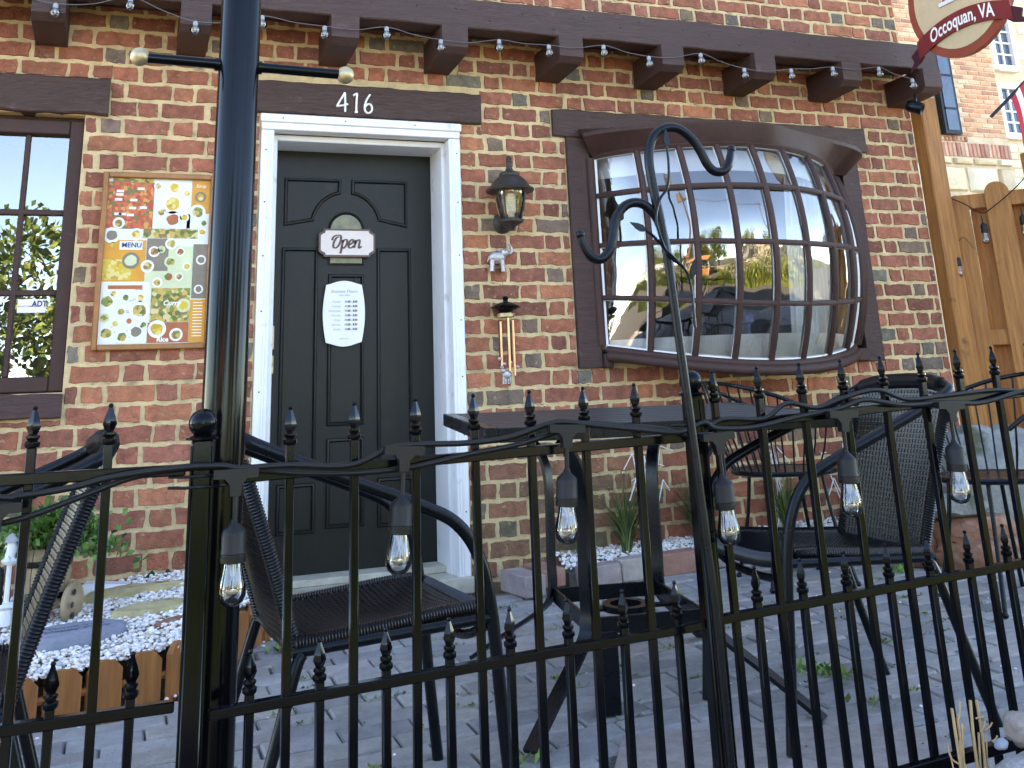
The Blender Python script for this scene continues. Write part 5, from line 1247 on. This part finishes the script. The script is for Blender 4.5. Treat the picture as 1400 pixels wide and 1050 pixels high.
def hid(v): return (10.62 < v[1] and v[0] < 11.02 and v[2] < 5.5)
vis = [v for v in vis if not hid(v)]
vis.sort(key=lambda v: 0 if inframe(((v[0] + v[1]) / 2, NY, v[2]), 3) else 1)
for i, v in enumerate(vis):
    if i < 300: m_ = MB(); slabbrick(m_, *v, NY + .05, SB); m_.build('brick', sbm, nbw)
    else: slabbrick(restb, *v, NY + .05, SB)
tag(restb.build('brickwork', sbm, nbw), kind='stuff')
SC_ = [(.50, .24, .17), (.54, .30, .22), (.42, .17, .12), (.60, .38, .29)]
x = 9.8
while x < 11.97: m_ = MB(); slabbrick(m_, x, x + .062, 3.825, 4.035, NY + .05, SC_, .02); m_.build('soldier_brick', sbm, nbw); x += .074
x = 10.2
while x < 11.2: m_ = MB(); slabbrick(m_, x, x + .062, 4.045, 4.125, NY + .05, SC_, .03); m_.build('sill_brick', sbm, nbw); x += .074
STC = [(.60, .50, .34), (.66, .58, .44), (.55, .42, .27), (.70, .64, .52), (.58, .46, .32)]
z = 2.4
while z < 3.7:
    h = rnd(.34, .52); x = 9.6 + rnd(0, .2)
    if z + h > 3.70: h = 3.815 - z
    while x < 11.97:
        l = rnd(.32, .70); m_ = MB(); ff = rnd(.88, 1.12); m_.tint = tuple(q * ff for q in random.choice(STC)); n = 9; x1 = min(11.98, x + l)
        cx, cz, hw, hh = (x + x1) / 2, z + h / 2, (x1 - x) / 2 - .014, h / 2 - .014; V = []
        for (s, y) in ((1, .05), (1, .02), (.84, -.015), (.4, -.03)):
            for k in range(16):
                a = 2 * pi * k / 16; c_, s_ = cos(a), sin(a); q = max(abs(c_), abs(s_)); V.append((cx + hw * s * (c_ / q) * (1 if s < 1 else rnd(.95, 1)), NY + .05 + y - .04, cz + hh * s * (s_ / q) * (1 if s < 1 else rnd(.93, 1))))
        m_.add(V, [(L * 16 + k, L * 16 + (k + 1) % 16, L * 16 + 16 + (k + 1) % 16, L * 16 + 16 + k) for L in range(3) for k in range(16)] + [tuple(48 + k for k in range(16))]); m_.build('stone', M['cream'], nbw, 40); x = x1 + .01
    z += h + .01
    if h < .12: break
b = MB(); b.box((10.89, NY - .02, 4.82), (.30, .10, 1.38)); nw = b.build('window', M['satin'], nb)
b = MB(); b.box((10.89, NY - .075, 4.82), (.20, .012, 1.28)); b.build('pane', M['winblue'], nw)
b = MB()
for z in (4.5, 5.0): b.box((10.89, NY - .083, z), (.20, .01, .03))
b.build('glazing_bar', M['satin'], nw)
m_ = MB()
for i in range(20): slabbrick(m_, 11.045, 11.13, 4.13 + .073 * i + .004, 4.13 + .073 * i + .068, NY + .04, [(.30, .2, .17), (.36, .25, .2), (.28, .17, .14)], .02)
m_.build('jamb_bricks', sbm, nw)
cb = thing('cream_building', 'tall cream stone building with white sash windows at the far right', 'building', (0, 0, 0))
CY2 = 9.0
b = MB(); b.box((17.8, CY2 + 3, 4.5), (5.9, 5.9, 12)); cbw = b.build('wall', M['bgmortar'], cb)
b = MB(); b.box((17.8, CY2 + 3, 10.7), (6.3, 6.3, .4)); b.build('roof', M['asphalt'], cb)
CRC = [(.72, .62, .44), (.76, .68, .52), (.66, .56, .40), (.78, .72, .58), (.62, .54, .42)]
z = 3.6; restb = MB()
while z < 9.4:
    h = rnd(.13, .22); x = 14.86 + rnd(0, .2)
    while x < 17.4:
        l = rnd(.25, .62)
        if not any(a - .12 < x + l and x < c + .12 and e - .12 < z + h and z < g + .12 for a, c, e, g in ((15.36, 15.80, 6.50, 7.45), (15.30, 15.75, 5.15, 6.02))):
            tgt = MB() if inframe((x, CY2, z), 6) else restb; slabbrick(tgt, x, x + l, z, z + h - .012, CY2 + .05, CRC, .02, .008)
            if tgt is not restb: tgt.build('stone', M['cream'], cbw)
        x += l + .012
    z += h
tag(restb.build('stonework', M['cream'], cbw), kind='stuff')
for (x0, x1, z0, z1) in ((15.36, 15.80, 6.50, 7.45), (15.30, 15.75, 5.15, 6.02)):
    b = MB(); cx = (x0 + x1) / 2
    for (a, c, e, g) in ((x0 - .1, x0, z0 - .1, z1 + .1), (x1, x1 + .1, z0 - .1, z1 + .1), (x0, x1, z1, z1 + .1), (x0, x1, z0 - .12, z0)): b.box(((a + c) / 2, CY2 + .0, (e + g) / 2), (c - a, .12, g - e))
    b.box((cx, CY2 + .02, (z0 + z1) / 2), (.035, .06, z1 - z0))
    for k in (1, 2, 3): b.box((cx, CY2 + .025, z0 + (z1 - z0) * k / 4), (x1 - x0, .05, .035))
    wo = b.build('window', M['white'], cb); b = MB(); b.box((cx, CY2 + .04, (z0 + z1) / 2), (x1 - x0, .02, z1 - z0)); b.build('pane', M['winblue'], wo)

# ================================================================== ACROSS THE STREET (seen in the window reflections)
def tree(label, x, y, h, r, cols, n=6500):
    t = thing('street_tree', label, 'tree', (x, y, -.62), 0, 'trees across the street')
    b = MB(); b.tube(smoothpath([(0, 0, 0), (.1, 0, h * .25), (-.05, .1, h * .55), (0, 0, h * .8)], 4), [.22 - .011 * i for i in range(13)], 8)
    limbs = []
    for k in range(9):
        a = k * 2.4; z = h * (.28 + .05 * k); q = Vector((r * .75 * cos(a), r * .75 * sin(a), z + h * .18)); b.tube([(0, 0, z), q * .5 + Vector((0, 0, z * .5)), q], [.08, .055, .02], 6); limbs.append(q)
    b.build('trunk', M['bark'], t, 60)
    cl = [(q + Vector((rnd(-.5, .5), rnd(-.5, .5), rnd(-.3, .6))), r * rnd(.28, .5)) for q in limbs for _ in range(2)] + [(Vector((rnd(-.4, .4) * r, rnd(-.4, .4) * r, h * rnd(.6, .98))), r * rnd(.3, .5)) for _ in range(6)]
    b = MB()
    def fnl():
        c, rr = random.choice(cl); d = Vector((random.gauss(0, 1), random.gauss(0, 1), random.gauss(0, .8))).normalized(); return c + d * rr * random.random() ** .4, d
    leaves(b, n, fnl, .17, cols, .4); b.build('crown', M['leaf'], t)
GA = [(.07, .13, .025), (.11, .18, .035), (.05, .09, .02), (.16, .21, .05)]; GB = [(.20, .22, .05), (.28, .26, .06), (.13, .16, .04)]
tree('wide green tree furthest left along the hedge', -34, -17, 6.0, 3.2, GA); tree('rounded yellowing tree second from the left along the hedge', -26, -16, 5.2, 2.8, GB)
tree('tall green street tree opposite the door', -3.5, -18, 4.8, 2.0, GA); tree('broad yellow-green street tree opposite the bow window', 4.5, -20, 5.0, 2.4, GB); tree('dark green street tree far left of the square', -10, -20, 5.0, 2.6, GA)
tree('slim green street tree opposite the corner post', 12, -19, 5.6, 2.2, GA); tree('low bushy yellow tree beside the red-roofed house', 18, -17, 4.6, 2.2, GB); tree('round green tree at the far right of the street', 26, -20, 6.5, 2.8, GA); tree('tall green tree at the far left end of the street', -18, -19, 5.2, 2.8, GA)
hd = MB()
def fnh(): x = rnd(-46, 40); return Vector((x, -13.4 + random.gauss(0, .35), -.55 + abs(random.gauss(0, .75)) + .3 * sin(x)), ), Vector((rnd(-1, 1), 1, .6))
leaves(hd, 30000, fnh, .18, GA + GB, .3); tag(hd.build('hedge', M['leaf']), 'long mixed green hedge across the street', 'hedge')
b = MB(); b.box((-3, -14.2, -.1), (90, .3, 1.0)); tag(b.build('garden_wall', M['render']), 'low rendered wall behind the hedge across the street', 'wall')
gp = MB()
for _ in range(9000):
    x = rnd(-14, 16); y = -7.6 + rnd(-.3, .3); L = rnd(.6, 1.5) * (.65 + .35 * sin(x * 1.7)); a = rnd(0, 6.28); d = Vector((cos(a), sin(a), 0)); sv = Vector((-d.y, d.x, 0)) * .02; gp.tint = tuple(q * rnd(.85, 1.2) for q in random.choice(GA + GB)); p = Vector((x, y, -.61)); t1 = p + Vector((0, 0, L * .6)) + d * L * .1; t2 = p + Vector((0, 0, L)) + d * L * .35
    gp.add([p - sv, p + sv, t1 + sv, t1 - sv], [(0, 1, 2, 3)]); gp.add([t1 - sv, t1 + sv, t2], [(0, 1, 2)])
tag(gp.build('verge_grass', M['leaf']), kind='stuff')
aw = thing('market_stall', 'stall with orange-red awning across the street', 'stall', (-4.6, -12.3, -.62))
b = MB(); b.prism([(-.1, 2.2), (1.6, 1.8), (1.6, 1.86), (-.1, 2.28)], lambda a, c, d: (-1.6 + d, a, c), 3.2); b.build('awning', M['orange'], aw)
for sx in (-1.55, 1.55): b = MB(); b.box((sx, 1.5, .9), (.06, .06, 1.8)); b.build('post', M['white_plastic'], aw)
b = MB(); b.box((0, .8, .5), (3.0, .8, 1.0), ch=.02); b.build('counter', M['cedar'], aw)
hs_ = thing('red_roofed_house', 'cream house with low red roof across the street', 'house', (-13, -25, -.6))
b = MB(); b.box((0, 0, 1.6), (9, 6, 3.2)); b.build('wall', M['render'], hs_)
b = MB(); b.prism([(-5, 3.2), (5, 3.2), (0, 5.0)], lambda a, c, d: (a, -3.4 + d, c), 6.8); b.build('roof', M['redroof'], hs_)
for x in (-2.6, .2, 2.8): b = MB(); b.box((x, 3.02, 1.7), (1.1, .08, 1.4)); b.build('window', M['winblue'], hs_)
hs2 = thing('boat_shed', 'long low shed with orange-red roof across the street', 'shed', (11, -26, -.6))
b = MB(); b.box((0, 0, 1.3), (9, 5, 2.6)); b.build('wall', M['render'], hs2)
b = MB(); b.prism([(-5, 2.6), (5, 2.6), (0, 4.2)], lambda a, c, d: (a, -3 + d, c), 6); b.build('roof', M['redroof'], hs2)
for x, y in ((-6, -11.5), (9, -11.5)):
    p = thing('utility_pole', 'wooden utility pole across the street opposite the ' + ('left window' if x < 0 else 'wooden fence'), 'utility pole', (x, y, -.62), 0, 'utility poles across the street'); b = MB(); b.tube([(0, 0, 0), (0, 0, 9)], [.15, .11], 10); b.build('pole', M['bark'], p, 60); b = MB(); b.box((0, 0, 8.4), (1.8, .1, .12)); b.build('crossarm', M['bark'], p)
b = MB()
for k in (-.7, 0, .7): b.tube([(-6 + t * 15 / 12, -11.5 + k * .3, 7.95 + .1 * abs(k) - .7 * (1 - (2 * t / 12 - 1) ** 2)) for t in range(13)], .015, 4)
tag(b.build('power_lines', M['rubber']), 'sagging power lines strung between the two utility poles', 'power lines')
